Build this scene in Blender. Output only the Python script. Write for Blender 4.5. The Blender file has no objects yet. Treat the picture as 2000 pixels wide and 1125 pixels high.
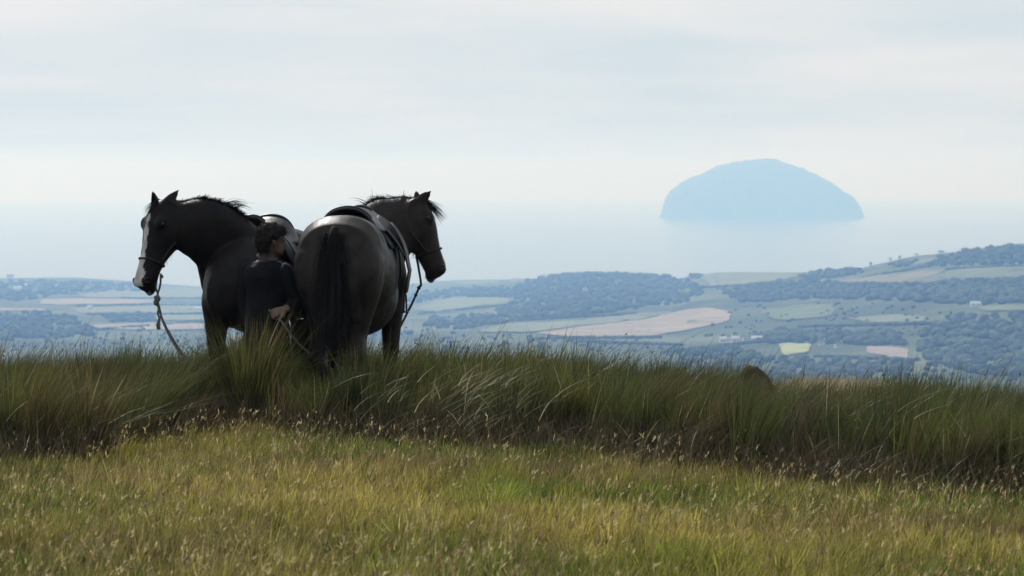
import bpy, bmesh, math, random
import numpy as np
from mathutils import Vector, Matrix, noise as mnoise

rng = np.random.default_rng(7)
random.seed(7)
scene = bpy.context.scene
C = scene.collection

# ------------------------------------------------------------------ camera
F_PX, HORIZ, CX, CY = 6690.0, 331.0, 1000.0, 562.5      # focal length etc. in photo pixels (2000 wide)
PITCH = math.atan((CY - HORIZ) / F_PX)
cam_d = bpy.data.cameras.new("camera")
cam_d.sensor_width = 36.0
cam_d.lens = 36.0 * F_PX / 2000.0
cam_d.clip_start = 0.5
cam_d.clip_end = 200000.0
cam = bpy.data.objects.new("camera", cam_d)
C.objects.link(cam)
cam.location = (0, 0, 0)                                 # eye level is z = 0
cam.rotation_euler = (math.pi / 2 - PITCH, 0, 0)
scene.camera = cam
cam_d.dof.use_dof = True
cam_d.dof.focus_distance = 24.5
cam_d.dof.aperture_fstop = 9.5

# ------------------------------------------------------------------ world, sun, exposure
SUN_EL, SUN_AZ = math.radians(40), math.radians(-20)     # azimuth from +Y, positive to the right
world = bpy.data.worlds.new("World")
scene.world = world
world.use_nodes = True
wn, wl = world.node_tree.nodes, world.node_tree.links
wn.clear()
sky = wn.new("ShaderNodeTexSky")
sky.sky_type = 'NISHITA'
sky.sun_disc = False
sky.sun_elevation = SUN_EL
sky.sun_rotation = SUN_AZ
sky.air_density, sky.dust_density, sky.ozone_density = 1.0, 2.0, 1.0
bg1 = wn.new("ShaderNodeBackground"); bg1.inputs["Strength"].default_value = 0.09
wl.new(sky.outputs[0], bg1.inputs["Color"])
tc = wn.new("ShaderNodeTexCoord")
mp = wn.new("ShaderNodeMapping"); mp.inputs["Scale"].default_value = (3.4, 3.4, 27.0)
wl.new(tc.outputs["Generated"], mp.inputs["Vector"])
nz = wn.new("ShaderNodeTexNoise"); nz.inputs["Scale"].default_value = 1.7
nz.inputs["Detail"].default_value = 7.0; nz.inputs["Roughness"].default_value = 0.55; nz.inputs["Distortion"].default_value = 0.3
wl.new(mp.outputs[0], nz.inputs["Vector"])
rp = wn.new("ShaderNodeValToRGB")
rp.color_ramp.elements[0].position, rp.color_ramp.elements[0].color = 0.36, (0.66, 0.76, 0.83, 1)
rp.color_ramp.elements[1].position, rp.color_ramp.elements[1].color = 0.60, (0.84, 0.855, 0.875, 1)
wl.new(nz.outputs[0], rp.inputs[0])
bg2 = wn.new("ShaderNodeBackground"); bg2.inputs["Strength"].default_value = 0.96
wl.new(rp.outputs[0], bg2.inputs["Color"])
mx = wn.new("ShaderNodeMixShader")                       # thin high cloud: dense along the horizon, thinner overhead
sx_ = wn.new("ShaderNodeSeparateXYZ"); wl.new(tc.outputs["Generated"], sx_.inputs[0])
vr = wn.new("ShaderNodeMapRange"); vr.inputs["From Min"].default_value = 0.05; vr.inputs["From Max"].default_value = 0.8
vr.inputs["To Min"].default_value = 0.93; vr.inputs["To Max"].default_value = 0.5
wl.new(sx_.outputs["Z"], vr.inputs["Value"]); wl.new(vr.outputs[0], mx.inputs[0])
wl.new(bg1.outputs[0], mx.inputs[1]); wl.new(bg2.outputs[0], mx.inputs[2])
wo = wn.new("ShaderNodeOutputWorld"); wl.new(mx.outputs[0], wo.inputs["Surface"])

sun_d = bpy.data.lights.new("sun", 'SUN')
sun_d.energy = 3.0; sun_d.angle = math.radians(0.6); sun_d.color = (1.0, 0.965, 0.92)
sun = bpy.data.objects.new("sun", sun_d); C.objects.link(sun)
sdir = Vector((math.sin(SUN_AZ) * math.cos(SUN_EL), math.cos(SUN_AZ) * math.cos(SUN_EL), math.sin(SUN_EL)))
sun.rotation_euler = sdir.to_track_quat('Z', 'Y').to_euler()
sun.location = (0, 0, 60)

scene.view_settings.view_transform = 'Standard'
scene.view_settings.look = 'None'
scene.view_settings.exposure = 0.0
scene.view_settings.gamma = 1.0
scene.render.engine = 'CYCLES'
scene.cycles.use_denoising = True
scene.cycles.max_bounces = 6
scene.cycles.volume_bounces = 1
scene.cycles.transparent_max_bounces = 8

# ------------------------------------------------------------------ helpers
def pix(px, py, Y):
    """point at depth Y (metres ahead) seen at photo pixel px, py"""
    u, v = (px - CX) / F_PX, (CY - py) / F_PX
    ca, sa = math.cos(PITCH), math.sin(PITCH)
    d = np.array([u, ca + v * sa, -sa + v * ca])
    return d * (Y / d[1])

def tag(o, label=None, cat=None, group=None, kind=None):
    if label: o["label"] = label
    if cat: o["category"] = cat
    if group: o["group"] = group
    if kind: o["kind"] = kind
    return o

def empty(name, loc):
    o = bpy.data.objects.new(name, None); C.objects.link(o)
    o.location = loc; o.empty_display_size = 0.2
    return o

def np_mesh(name, V, F, mat, parent=None, col=None, smooth=True):
    """V (n,3); F (m,3|4) array or list of lists; verts in world coordinates, made relative to parent"""
    me = bpy.data.meshes.new(name)
    V = np.asarray(V, dtype=np.float64)
    off = np.array(parent_world(parent)) if parent is not None else np.zeros(3)
    V = V - off
    if isinstance(F, np.ndarray):
        m, k = F.shape
        me.vertices.add(len(V)); me.vertices.foreach_set("co", V.astype(np.float32).ravel())
        me.loops.add(m * k); me.loops.foreach_set("vertex_index", F.astype(np.int32).ravel())
        me.polygons.add(m)
        me.polygons.foreach_set("loop_start", np.arange(0, m * k, k, dtype=np.int32))
        me.update(calc_edges=True)
    else:
        me.from_pydata([tuple(v) for v in V], [], [list(map(int, f)) for f in F])
        me.update()
    if smooth:
        me.polygons.foreach_set("use_smooth", np.ones(len(me.polygons), dtype=bool))
    if col is not None:
        a = me.color_attributes.new("Col", 'FLOAT_COLOR', 'POINT')
        cc = np.ones((len(V), 4), dtype=np.float32); cc[:, :3] = col
        a.data.foreach_set("color", cc.ravel())
    if mat: me.materials.append(mat)
    o = bpy.data.objects.new(name, me); C.objects.link(o)
    if parent is not None: o.parent = parent
    return o

def parent_world(p):
    loc = Vector((0, 0, 0))
    while p is not None:
        loc = loc + Vector(p.location); p = p.parent
    return loc

def nrm(v):
    v = np.asarray(v, float); return v / max(np.linalg.norm(v), 1e-9)

def ring(c, U, V, n=24, e=2.0):
    t = np.linspace(0, 2 * np.pi, n, endpoint=False)
    cs, sn = np.cos(t), np.sin(t)
    k = 2.0 / e
    cs = np.sign(cs) * np.abs(cs) ** k; sn = np.sign(sn) * np.abs(sn) ** k
    return np.asarray(c)[None] + cs[:, None] * np.asarray(U)[None] + sn[:, None] * np.asarray(V)[None]

def loft(rings):
    n = len(rings[0]); V = np.vstack(rings); F = []
    for i in range(len(rings) - 1):
        a, b = i * n, (i + 1) * n
        for j in range(n):
            k = (j + 1) % n
            F.append([a + j, a + k, b + k, b + j])
    V = np.vstack([V, rings[0].mean(0), rings[-1].mean(0)])
    c0, c1 = len(V) - 2, len(V) - 1
    b = (len(rings) - 1) * n
    for j in range(n):
        k = (j + 1) % n
        F.append([c0, k, j]); F.append([c1, b + j, b + k])
    return V, F

def catmull(pts, per=6):
    P = np.asarray(pts, float)
    P = np.vstack([2 * P[0] - P[1], P, 2 * P[-1] - P[-2]])
    out = []
    for i in range(1, len(P) - 2):
        for t in np.linspace(0, 1, per, endpoint=False):
            p0, p1, p2, p3 = P[i - 1], P[i], P[i + 1], P[i + 2]
            out.append(0.5 * (2 * p1 + (p2 - p0) * t + (2 * p0 - 5 * p1 + 4 * p2 - p3) * t * t + (3 * p1 - p0 - 3 * p2 + p3) * t ** 3))
    out.append(P[-2])
    return np.array(out)

def tube(pts, rad, n=10, ref=(0, 1, 0), flat=1.0, per=5):
    """round tube along a smooth curve; rad scalar or per point; flat squeezes across ref"""
    pts = np.asarray(pts, float)
    r = np.broadcast_to(np.asarray(rad, float), (len(pts),))
    Q = catmull(np.hstack([pts, r[:, None]]), per)
    P, R = Q[:, :3], np.maximum(Q[:, 3], 1e-4)
    T = np.gradient(P, axis=0)
    rings = []
    u = nrm(np.cross(T[0], ref)) if np.linalg.norm(np.cross(nrm(T[0]), ref)) > 0.05 else nrm(np.cross(T[0], (1, 0, 0)))
    for p, t, rr in zip(P, T, R):
        t = nrm(t); u = nrm(u - t * np.dot(u, t)); v = np.cross(t, u)
        rings.append(ring(p, u * rr, v * rr * flat, n))
    return loft(rings)

def join(parts):
    Vs, Fs, o = [], [], 0
    for V, F in parts:
        Vs.append(V); Fs += [[i + o for i in f] for f in F]; o += len(V)
    return np.vstack(Vs), Fs

def fused(parts, voxel, iters=6, fac=0.5):
    """union overlapping closed shapes into one continuous smooth surface"""
    V, F = join(parts)
    me = bpy.data.meshes.new("tmp")
    me.from_pydata([tuple(v) for v in V], [], F); me.update()
    bm = bmesh.new(); bm.from_mesh(me)
    bmesh.ops.recalc_face_normals(bm, faces=bm.faces); bm.to_mesh(me); bm.free()
    o = bpy.data.objects.new("tmp", me); C.objects.link(o)
    m = o.modifiers.new("r", 'REMESH'); m.mode = 'VOXEL'; m.voxel_size = voxel
    if iters:
        s = o.modifiers.new("s", 'SMOOTH'); s.iterations = iters; s.factor = fac
    dg = bpy.context.evaluated_depsgraph_get()
    ev = o.evaluated_get(dg)
    out = ev.to_mesh()
    nv = len(out.vertices); co = np.empty(nv * 3, dtype=np.float32); out.vertices.foreach_get("co", co)
    FF = np.empty(len(out.loops), dtype=np.int32); out.loops.foreach_get('vertex_index', FF); FF = FF.reshape(-1, 4)
    ev.to_mesh_clear()
    bpy.data.objects.remove(o); bpy.data.meshes.remove(me)
    return co.reshape(-1, 3).astype(float), FF

def ellipsoid(c, a, b, d, nu=14, nv=9):
    """axes a, b, d are vectors"""
    c, a, b, d = [np.asarray(q, float) for q in (c, a, b, d)]
    rings = []
    for t in np.linspace(-1, 1, nv):
        t = t * 0.985; s = math.sqrt(1 - t * t)
        rings.append(ring(c + d * t, a * s, b * s, nu))
    return loft(rings)

_perm = np.random.default_rng(3).random((256, 256))
def vnoise(x, y, s=1.0, seed=0):
    x = np.asarray(x, float) * s + seed * 17.3; y = np.asarray(y, float) * s + seed * 9.7
    xi, yi = np.floor(x).astype(int), np.floor(y).astype(int)
    fx, fy = x - xi, y - yi
    fx, fy = fx * fx * (3 - 2 * fx), fy * fy * (3 - 2 * fy)
    g = lambda a, b: _perm[a % 256, b % 256]
    return (g(xi, yi) * (1 - fx) + g(xi + 1, yi) * fx) * (1 - fy) + (g(xi, yi + 1) * (1 - fx) + g(xi + 1, yi + 1) * fx) * fy

def fbm(x, y, s=1.0, seed=0, o=3):
    t, a, n = 0, 1.0, 0
    for k in range(o):
        t = t + a * vnoise(x, y, s * 2 ** k, seed + k); n += a; a *= 0.5
    return t / n

# ------------------------------------------------------------------ materials
def mat_new(name):
    m = bpy.data.materials.new(name); m.use_nodes = True
    n = m.node_tree.nodes; n.clear()
    return m, n, m.node_tree.links

def mat_plain(name, col, rough=0.6, spec=0.4, metal=0.0, var=0.25, scale=12.0, bump=0.0, coat=0.0, sheen=0.0, col2=None):
    m, n, l = mat_new(name)
    b = n.new("ShaderNodeBsdfPrincipled"); o = n.new("ShaderNodeOutputMaterial")
    t = n.new("ShaderNodeTexCoord"); z = n.new("ShaderNodeTexNoise")
    z.inputs["Scale"].default_value = scale; z.inputs["Detail"].default_value = 5
    l.new(t.outputs["Object"], z.inputs["Vector"])
    r = n.new("ShaderNodeValToRGB")
    c2 = col2 or tuple(min(1, c * (1 + var)) for c in col)
    r.color_ramp.elements[0].color = (*[c * (1 - var) for c in col], 1); r.color_ramp.elements[0].position = 0.3
    r.color_ramp.elements[1].color = (*c2, 1); r.color_ramp.elements[1].position = 0.7
    l.new(z.outputs[0], r.inputs[0]); l.new(r.outputs[0], b.inputs["Base Color"])
    b.inputs["Roughness"].default_value = rough; b.inputs["Specular IOR Level"].default_value = spec
    b.inputs["Metallic"].default_value = metal; b.inputs["Coat Weight"].default_value = coat
    b.inputs["Sheen Weight"].default_value = sheen
    if bump:
        bp = n.new("ShaderNodeBump"); bp.inputs["Strength"].default_value = bump; bp.inputs["Distance"].default_value = 0.02
        l.new(z.outputs[0], bp.inputs["Height"]); l.new(bp.outputs[0], b.inputs["Normal"])
    l.new(b.outputs[0], o.inputs["Surface"])
    return m

def mat_blades(name, trans=0.4, gloss=0.06, rough=0.45):
    m, n, l = mat_new(name)
    a = n.new("ShaderNodeAttribute"); a.attribute_name = "Col"
    d = n.new("ShaderNodeBsdfDiffuse"); t = n.new("ShaderNodeBsdfTranslucent"); g = n.new("ShaderNodeBsdfGlossy")
    g.inputs["Roughness"].default_value = rough; g.inputs["Color"].default_value = (0.9, 0.9, 0.85, 1)
    l.new(a.outputs["Color"], d.inputs["Color"]); l.new(a.outputs["Color"], t.inputs["Color"])
    m1 = n.new("ShaderNodeMixShader"); m1.inputs[0].default_value = trans
    l.new(d.outputs[0], m1.inputs[1]); l.new(t.outputs[0], m1.inputs[2])
    m2 = n.new("ShaderNodeMixShader"); m2.inputs[0].default_value = gloss
    l.new(m1.outputs[0], m2.inputs[1]); l.new(g.outputs[0], m2.inputs[2])
    o = n.new("ShaderNodeOutputMaterial"); l.new(m2.outputs[0], o.inputs["Surface"])
    return m

def mat_coat(name, rough=0.42):
    """horse coat: vertex colour for the markings, fine hair noise, soft gloss"""
    m, n, l = mat_new(name)
    a = n.new("ShaderNodeAttribute"); a.attribute_name = "Col"
    t = n.new("ShaderNodeTexCoord"); z = n.new("ShaderNodeTexNoise")
    z.inputs["Scale"].default_value = 9; z.inputs["Detail"].default_value = 6
    l.new(t.outputs["Object"], z.inputs["Vector"])
    mr = n.new("ShaderNodeMapRange"); mr.inputs["From Min"].default_value = 0.3; mr.inputs["From Max"].default_value = 0.7; mr.inputs["To Min"].default_value = 0.55; mr.inputs["To Max"].default_value = 1.5
    l.new(z.outputs[0], mr.inputs["Value"])
    mm = n.new("ShaderNodeMix"); mm.data_type = 'RGBA'; mm.blend_type = 'MULTIPLY'; mm.inputs[0].default_value = 1.0
    l.new(a.outputs["Color"], mm.inputs[6]); l.new(mr.outputs[0], mm.inputs[7])
    b = n.new("ShaderNodeBsdfPrincipled")
    l.new(mm.outputs[2], b.inputs["Base Color"])
    rr_ = n.new("ShaderNodeMapRange"); rr_.inputs["From Min"].default_value = 0.3; rr_.inputs["From Max"].default_value = 0.7
    rr_.inputs["To Min"].default_value = rough - 0.1; rr_.inputs["To Max"].default_value = rough + 0.16
    l.new(z.outputs[0], rr_.inputs["Value"]); l.new(rr_.outputs[0], b.inputs["Roughness"]); b.inputs["Specular IOR Level"].default_value = 0.14
    b.inputs["Sheen Weight"].default_value = 0.0; b.inputs["Sheen Roughness"].default_value = 0.4
    z2 = n.new("ShaderNodeTexNoise"); z2.inputs["Scale"].default_value = 5; z2.inputs["Detail"].default_value = 4
    l.new(t.outputs["Object"], z2.inputs["Vector"])
    bp = n.new("ShaderNodeBump"); bp.inputs["Strength"].default_value = 0.25; bp.inputs["Distance"].default_value = 0.02
    l.new(z2.outputs[0], bp.inputs["Height"])
    mp_ = n.new("ShaderNodeMapping"); mp_.inputs["Scale"].default_value = (90, 90, 14)      # lie of the hair
    l.new(t.outputs["Object"], mp_.inputs["Vector"])
    z3 = n.new("ShaderNodeTexNoise"); z3.inputs["Scale"].default_value = 1.0; z3.inputs["Detail"].default_value = 3
    l.new(mp_.outputs[0], z3.inputs["Vector"])
    b3 = n.new("ShaderNodeBump"); b3.inputs["Strength"].default_value = 0.55; b3.inputs["Distance"].default_value = 0.004
    l.new(z3.outputs[0], b3.inputs["Height"]); l.new(bp.outputs[0], b3.inputs["Normal"]); l.new(b3.outputs[0], b.inputs["Normal"])
    o = n.new("ShaderNodeOutputMaterial"); l.new(b.outputs[0], o.inputs["Surface"])
    return m

M = {}
M['coat'] = mat_coat('horse_coat')
M['hair'] = mat_blades('horse_hair', 0.15, 0.018, 0.5)
M['tail'] = mat_plain('tail_dock', (0.010, 0.0085, 0.0075), 0.8, 0.1)
M['leather'] = mat_plain('saddle_leather', (0.010, 0.009, 0.009), 0.42, 0.35, var=0.3, scale=20, bump=0.1)
M['leather2'] = mat_plain('saddle_seat_leather', (0.045, 0.043, 0.045), 0.45, 0.5, var=0.2, scale=20, bump=0.1)
M['flap'] = mat_plain('saddle_flap_leather', (0.022, 0.023, 0.025), 0.6, 0.3, var=0.2, scale=20, bump=0.1)
M['felt'] = mat_plain('saddle_cloth', (0.02, 0.03, 0.026), 0.9, 0.2, var=0.3, scale=40, bump=0.2)
M['steel'] = mat_plain('stirrup_steel', (0.6, 0.6, 0.6), 0.22, 0.5, metal=1.0, var=0.1)
M['iron_dark'] = mat_plain('blackened_iron', (0.03, 0.03, 0.03), 0.5, 0.4, var=0.2)
M['rope'] = mat_plain('rope', (0.18, 0.175, 0.17), 0.85, 0.2, var=0.5, scale=60, bump=0.4)
M['rope_dark'] = mat_plain('rope_dark', (0.035, 0.035, 0.04), 0.8, 0.2, var=0.5, scale=60, bump=0.4)
M['strap'] = mat_plain('halter_strap', (0.035, 0.025, 0.018), 0.6, 0.4, var=0.3)
M['jacket'] = mat_plain('jacket', (0.007, 0.007, 0.008), 0.8, 0.25, var=0.3, scale=14, bump=0.35)
M['trousers'] = mat_plain('trousers', (0.014, 0.014, 0.017), 0.85, 0.2, var=0.3, scale=14, bump=0.3)
M['boot'] = mat_plain('boot', (0.012, 0.011, 0.010), 0.5, 0.4)
M['skin'] = mat_plain('skin', (0.20, 0.13, 0.095), 0.55, 0.4, var=0.1, scale=20)
M['collar'] = mat_plain('collar', (0.12, 0.115, 0.105), 0.85, 0.2, var=0.15)
M['eye'] = mat_plain('eye', (0.008, 0.006, 0.005), 0.08, 0.6, var=0.1)
M['hoof'] = mat_plain('hoof', (0.03, 0.027, 0.022), 0.6, 0.3)
M['rush'] = mat_blades('rush_stems', 0.42, 0.025, 0.4)
M['grass'] = mat_blades('meadow_blades', 0.55, 0.03, 0.45)
M['stone'] = mat_plain('boulder_stone', (0.075, 0.06, 0.03), 0.9, 0.2, var=0.5, scale=7, bump=0.8)
M['island'] = mat_plain('island_rock', (0.035, 0.036, 0.028), 0.95, 0.1, var=0.45, scale=0.012, col2=(0.06, 0.07, 0.035))
M['wood'] = mat_plain('wood_foliage', (0.088, 0.120, 0.075), 0.9, 0.1, var=0.4, scale=0.05)
M['trunk'] = mat_plain('bark', (0.05, 0.04, 0.03), 0.9, 0.1)
M['wall_white'] = mat_plain('white_render', (0.8, 0.79, 0.76), 0.7, 0.3, var=0.05, scale=0.5)
M['slate'] = mat_plain('slate_roof', (0.12, 0.12, 0.13), 0.6, 0.4, var=0.2, scale=1.0)
M['pane'] = mat_plain('dark_pane', (0.03, 0.035, 0.04), 0.1, 0.5)
M['metal_roof'] = mat_plain('pale_sheet_roof', (0.7, 0.72, 0.72), 0.35, 0.5, var=0.08, scale=0.5)

# ------------------------------------------------------------------ terrain
SEA = -250.0
R_EARTH = 6.371e6
def near_ground(x, y):
    x, y = np.asarray(x, float), np.asarray(y, float)
    b = np.interp(y, [-40, 0, 13.5, 20, 26, 30, 33], [-1.7, -1.6, -1.62, -1.82, -2.03, -2.13, -2.3])
    b = b - 0.04 * np.clip(x, 0, 8) - 0.0 * x
    return b + 0.05 * (fbm(x, y, 0.6, 2) - 0.5)

RID_U = [-9000, -2000, 0, 900, 1040, 1130, 1300, 1400, 1560, 1700, 2000, 4000, 9000]
RID_R = [8200, 8200, 8000, 7800, 6500, 6200, 6000, 5600, 5200, 4800, 4500, 4400, 4400]
SKY_U = [-9000, -2000, 0, 150, 220, 300, 385, 600, 800, 900, 1000, 1040, 1130, 1250, 1330, 1350, 1400, 1550, 1600, 1680, 1780, 1880, 1960, 2000, 2300, 4000, 9000]
SKY_P = [550, 545, 541, 540, 545, 549, 553, 553, 552, 547, 546, 545, 535, 538, 544, 538, 531.5, 531.5, 530, 523, 500, 489, 477, 473.5, 465, 500, 540]
Y0 = 2200.0
def far_z(u, r):
    R = np.interp(u, RID_U, RID_R); P = np.interp(u, SKY_U, SKY_P)
    zr = -(P - HORIZ) / F_PX * R
    z0 = -(792 - HORIZ) / F_PX * Y0
    s = np.clip((r - Y0) / (R - Y0), 0, 1)
    z = z0 + (zr - z0) * s - 9.0 * np.sin(np.pi * s) * np.clip((u - 900) / 500, 0, 1)
    xx, yy = u / 1000.0 * r / 300.0, r / 300.0
    z = z + (fbm(xx, yy, 1.3, 5) - 0.5) * 7.0 * np.sin(np.pi * s)
    over = np.clip(r - R, 0, None)
    z = z - over * 0.12 * np.clip(over / 150, 0, 1)
    z = np.maximum(z, -275.0)
    zn = np.interp(r, [0, 33, 60, 200, 800, 1500, Y0], [-2.3, -2.35, -5.2, -21, -80, -128, z0])
    return np.where(r < Y0, zn, z)

def ground_z(x, y):
    x, y = np.asarray(x, float), np.asarray(y, float)
    r = np.hypot(x, y); az = np.arctan2(x, y)
    u = np.clip(np.tan(np.clip(az, -1.2, 1.2)) * F_PX + CX, -9000, 9000)
    zf = far_z(u, r)
    back = np.clip((np.abs(az) - 1.5) / 0.6, 0, 1); back = back * back * (3 - 2 * back)
    zb = -1.7 + 62.0 * np.clip((r - 25) / 260, 0, 1) ** 1.2     # unseen rise behind the camera, added to darken coat reflections and block sky light
    zf = zf * (1 - back) + zb * back
    zn = near_ground(np.clip(x, -30, 30), np.clip(y, -40, 33))
    w = np.clip((r - 31.5) / 14.0, 0, 1); w = w * w * (3 - 2 * w); w = np.maximum(w, back * np.clip((r - 20) / 10, 0, 1))
    return zn * (1 - w) + zf * w

def land_hits(px, py):
    """where the sight lines of photo pixels px, py (arrays) meet the far land"""
    px, py = np.atleast_1d(np.asarray(px, float)), np.atleast_1d(np.asarray(py, float))
    u, v = (px - CX) / F_PX, (CY - py) / F_PX
    ca, sa = math.cos(PITCH), math.sin(PITCH)
    dy, dz = ca + v * sa, -sa + v * ca
    hi = np.interp(px, RID_U, RID_R)
    Ys = Y0 + (hi - Y0)[:, None] * np.linspace(0, 1, 400)[None]
    Xs = (u / dy)[:, None] * Ys
    gap = (dz / dy)[:, None] * Ys - ground_z(Xs, Ys)
    hit = gap <= 0
    k = np.where(hit.any(1), hit.argmax(1), 397)
    i = np.arange(len(px))
    P = np.stack([Xs[i, k], Ys[i, k]], 1)
    return np.column_stack([P, ground_z(P[:, 0], P[:, 1])])
def land_hit(px, py): return land_hits([px], [py])[0]

azs = np.concatenate([np.arange(-180, -20, 4.0), np.arange(-20, -11, 1.0), np.arange(-11, 11, 0.07), np.arange(11, 20, 1.0), np.arange(20, 180, 4.0)]) * math.pi / 180
rad = np.concatenate([[0.3, 2, 5, 9], np.arange(12, 34, 0.5), np.geomspace(35, 2100, 40), np.arange(2150, 8600, 45), [8800, 9200, 9800]])
A, Rr = np.meshgrid(azs, rad)
X, Yy = Rr * np.sin(A), Rr * np.cos(A)
Z = ground_z(X, Yy)
TV = np.stack([X, Yy, Z], -1).reshape(-1, 3)
na, nr = len(azs), len(rad)
idx = np.arange(nr * na).reshape(nr, na)
nx = np.roll(idx, -1, axis=1)
TF = np.stack([idx[:-1], nx[:-1], nx[1:], idx[1:]], -1).reshape(-1, 4)[:, ::-1].copy()

mt, n, l = mat_new('moorland')
b = n.new("ShaderNodeBsdfPrincipled"); b.inputs["Roughness"].default_value = 0.95; b.inputs["Specular IOR Level"].default_value = 0.1
g = n.new("ShaderNodeNewGeometry")
z1 = n.new("ShaderNodeTexNoise"); z1.inputs["Scale"].default_value = 0.004; z1.inputs["Detail"].default_value = 8; z1.inputs["Roughness"].default_value = 0.65
z2 = n.new("ShaderNodeTexNoise"); z2.inputs["Scale"].default_value = 1.3; z2.inputs["Detail"].default_value = 6
l.new(g.outputs["Position"], z1.inputs["Vector"]); l.new(g.outputs["Position"], z2.inputs["Vector"])
r1 = n.new("ShaderNodeValToRGB")
for p_, c_ in ((0.36, (0.05, 0.07, 0.035)), (0.5, (0.09, 0.12, 0.06)), (0.64, (0.16, 0.185, 0.10))):
    e = r1.color_ramp.elements.new(p_); e.color = (*c_, 1)
r1.color_ramp.elements.remove(r1.color_ramp.elements[0]); r1.color_ramp.elements.remove(r1.color_ramp.elements[-1])
l.new(z1.outputs[0], r1.inputs[0])
r2 = n.new("ShaderNodeValToRGB")
r2.color_ramp.elements[0].color = (0.035, 0.03, 0.014, 1); r2.color_ramp.elements[1].color = (0.10, 0.085, 0.035, 1)
l.new(z2.outputs[0], r2.inputs[0])
ln = n.new("ShaderNodeVectorMath"); ln.operation = 'LENGTH'; l.new(g.outputs["Position"], ln.inputs[0])
mr = n.new("ShaderNodeMapRange"); mr.inputs["From Min"].default_value = 60; mr.inputs["From Max"].default_value = 400
l.new(ln.outputs["Value"], mr.inputs["Value"])
mm = n.new("ShaderNodeMix"); mm.data_type = 'RGBA'
l.new(mr.outputs[0], mm.inputs[0]); l.new(r2.outputs[0], mm.inputs[6]); l.new(r1.outputs[0], mm.inputs[7])
l.new(mm.outputs[2], b.inputs["Base Color"])
o = n.new("ShaderNodeOutputMaterial"); l.new(b.outputs[0], o.inputs["Surface"])
terrain = np_mesh('terrain', TV, TF, mt)
tag(terrain, 'grassy hill falling to a hazy wooded valley and the coast', kind='structure')

# sea: follows the curve of the earth out to its true horizon
srad = np.concatenate([np.linspace(3500, 20000, 40), np.geomspace(21000, 59000, 45)])
saz = np.concatenate([np.arange(-180, -14, 4.0), np.arange(-14, 14, 0.5), np.arange(14, 180, 4.0)]) * math.pi / 180
A, Rr = np.meshgrid(saz, srad)
SV = np.stack([Rr * np.sin(A), Rr * np.cos(A), SEA - Rr ** 2 / (2 * R_EARTH)], -1).reshape(-1, 3)
idx = np.arange(len(srad) * len(saz)).reshape(len(srad), len(saz)); nx = np.roll(idx, -1, axis=1)
SF = np.stack([idx[:-1], nx[:-1], nx[1:], idx[1:]], -1).reshape(-1, 4)[:, ::-1].copy()
ms, n, l = mat_new('sea_water')
b = n.new("ShaderNodeBsdfPrincipled"); b.inputs["Base Color"].default_value = (0.03, 0.07, 0.09, 1)
b.inputs["Roughness"].default_value = 0.165; b.inputs["IOR"].default_value = 1.33
g = n.new("ShaderNodeNewGeometry"); z1 = n.new("ShaderNodeTexNoise"); z1.inputs["Scale"].default_value = 0.02; z1.inputs["Detail"].default_value = 8
l.new(g.outputs["Position"], z1.inputs["Vector"])
bp = n.new("ShaderNodeBump"); bp.inputs["Strength"].default_value = 0.04; bp.inputs["Distance"].default_value = 2.0
l.new(z1.outputs[0], bp.inputs["Height"]); l.new(bp.outputs[0], b.inputs["Normal"])
o = n.new("ShaderNodeOutputMaterial"); l.new(b.outputs[0], o.inputs["Surface"])
tag(np_mesh('sea', SV, SF, ms), 'pale calm sea fading into the haze', kind='structure')

# ------------------------------------------------------------------ island
D_I = 20000.0
prof = [(1284, 425.5), (1290, 420), (1296, 400), (1303, 382), (1325, 360), (1345, 350), (1370, 339), (1395, 328), (1430, 317), (1460, 314), (1490, 311),
        (1512, 310), (1530, 318), (1560, 327), (1600, 343), (1630, 362), (1655, 378), (1675, 395), (1683, 410), (1686, 420), (1689, 425.5)]
prof = catmull(prof, 5)
pu = np.array([(p[0] - CX) / F_PX * D_I for p in prof]); pz = np.array([(425.0 - p[1]) / F_PX * D_I for p in prof])
cx_i = (pu[0] + pu[-1]) / 2
sea_i = SEA - D_I ** 2 / (2 * R_EARTH)
nxg, nyg = 200, 90
gx = np.linspace(pu[0] - 5, pu[-1] + 5, nxg); gy = np.linspace(-460, 460, nyg)
GX, GY = np.meshgrid(gx, gy)
s = np.sqrt(np.clip(1 - (GY / 455) ** 2, 1e-4, 1))
h = np.interp(cx_i + (GX - cx_i) / s, pu, pz, left=-6, right=-6) * s ** 0.7
h += (fbm(GX, GY, 0.03, 4, 4) - 0.5) * 26 * np.clip(h / 60, 0, 1)
IV = np.stack([GX, D_I + GY, sea_i + h - 2], -1).reshape(-1, 3)
idx = np.arange(nxg * nyg).reshape(nyg, nxg)
IF = np.stack([idx[:-1, :-1], idx[:-1, 1:], idx[1:, 1:], idx[1:, :-1]], -1).reshape(-1, 4)
isl = np_mesh('island', IV, IF, M['island'], smooth=False)
tag(isl, 'domed rocky island rising from the hazy sea', kind='structure')

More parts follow.
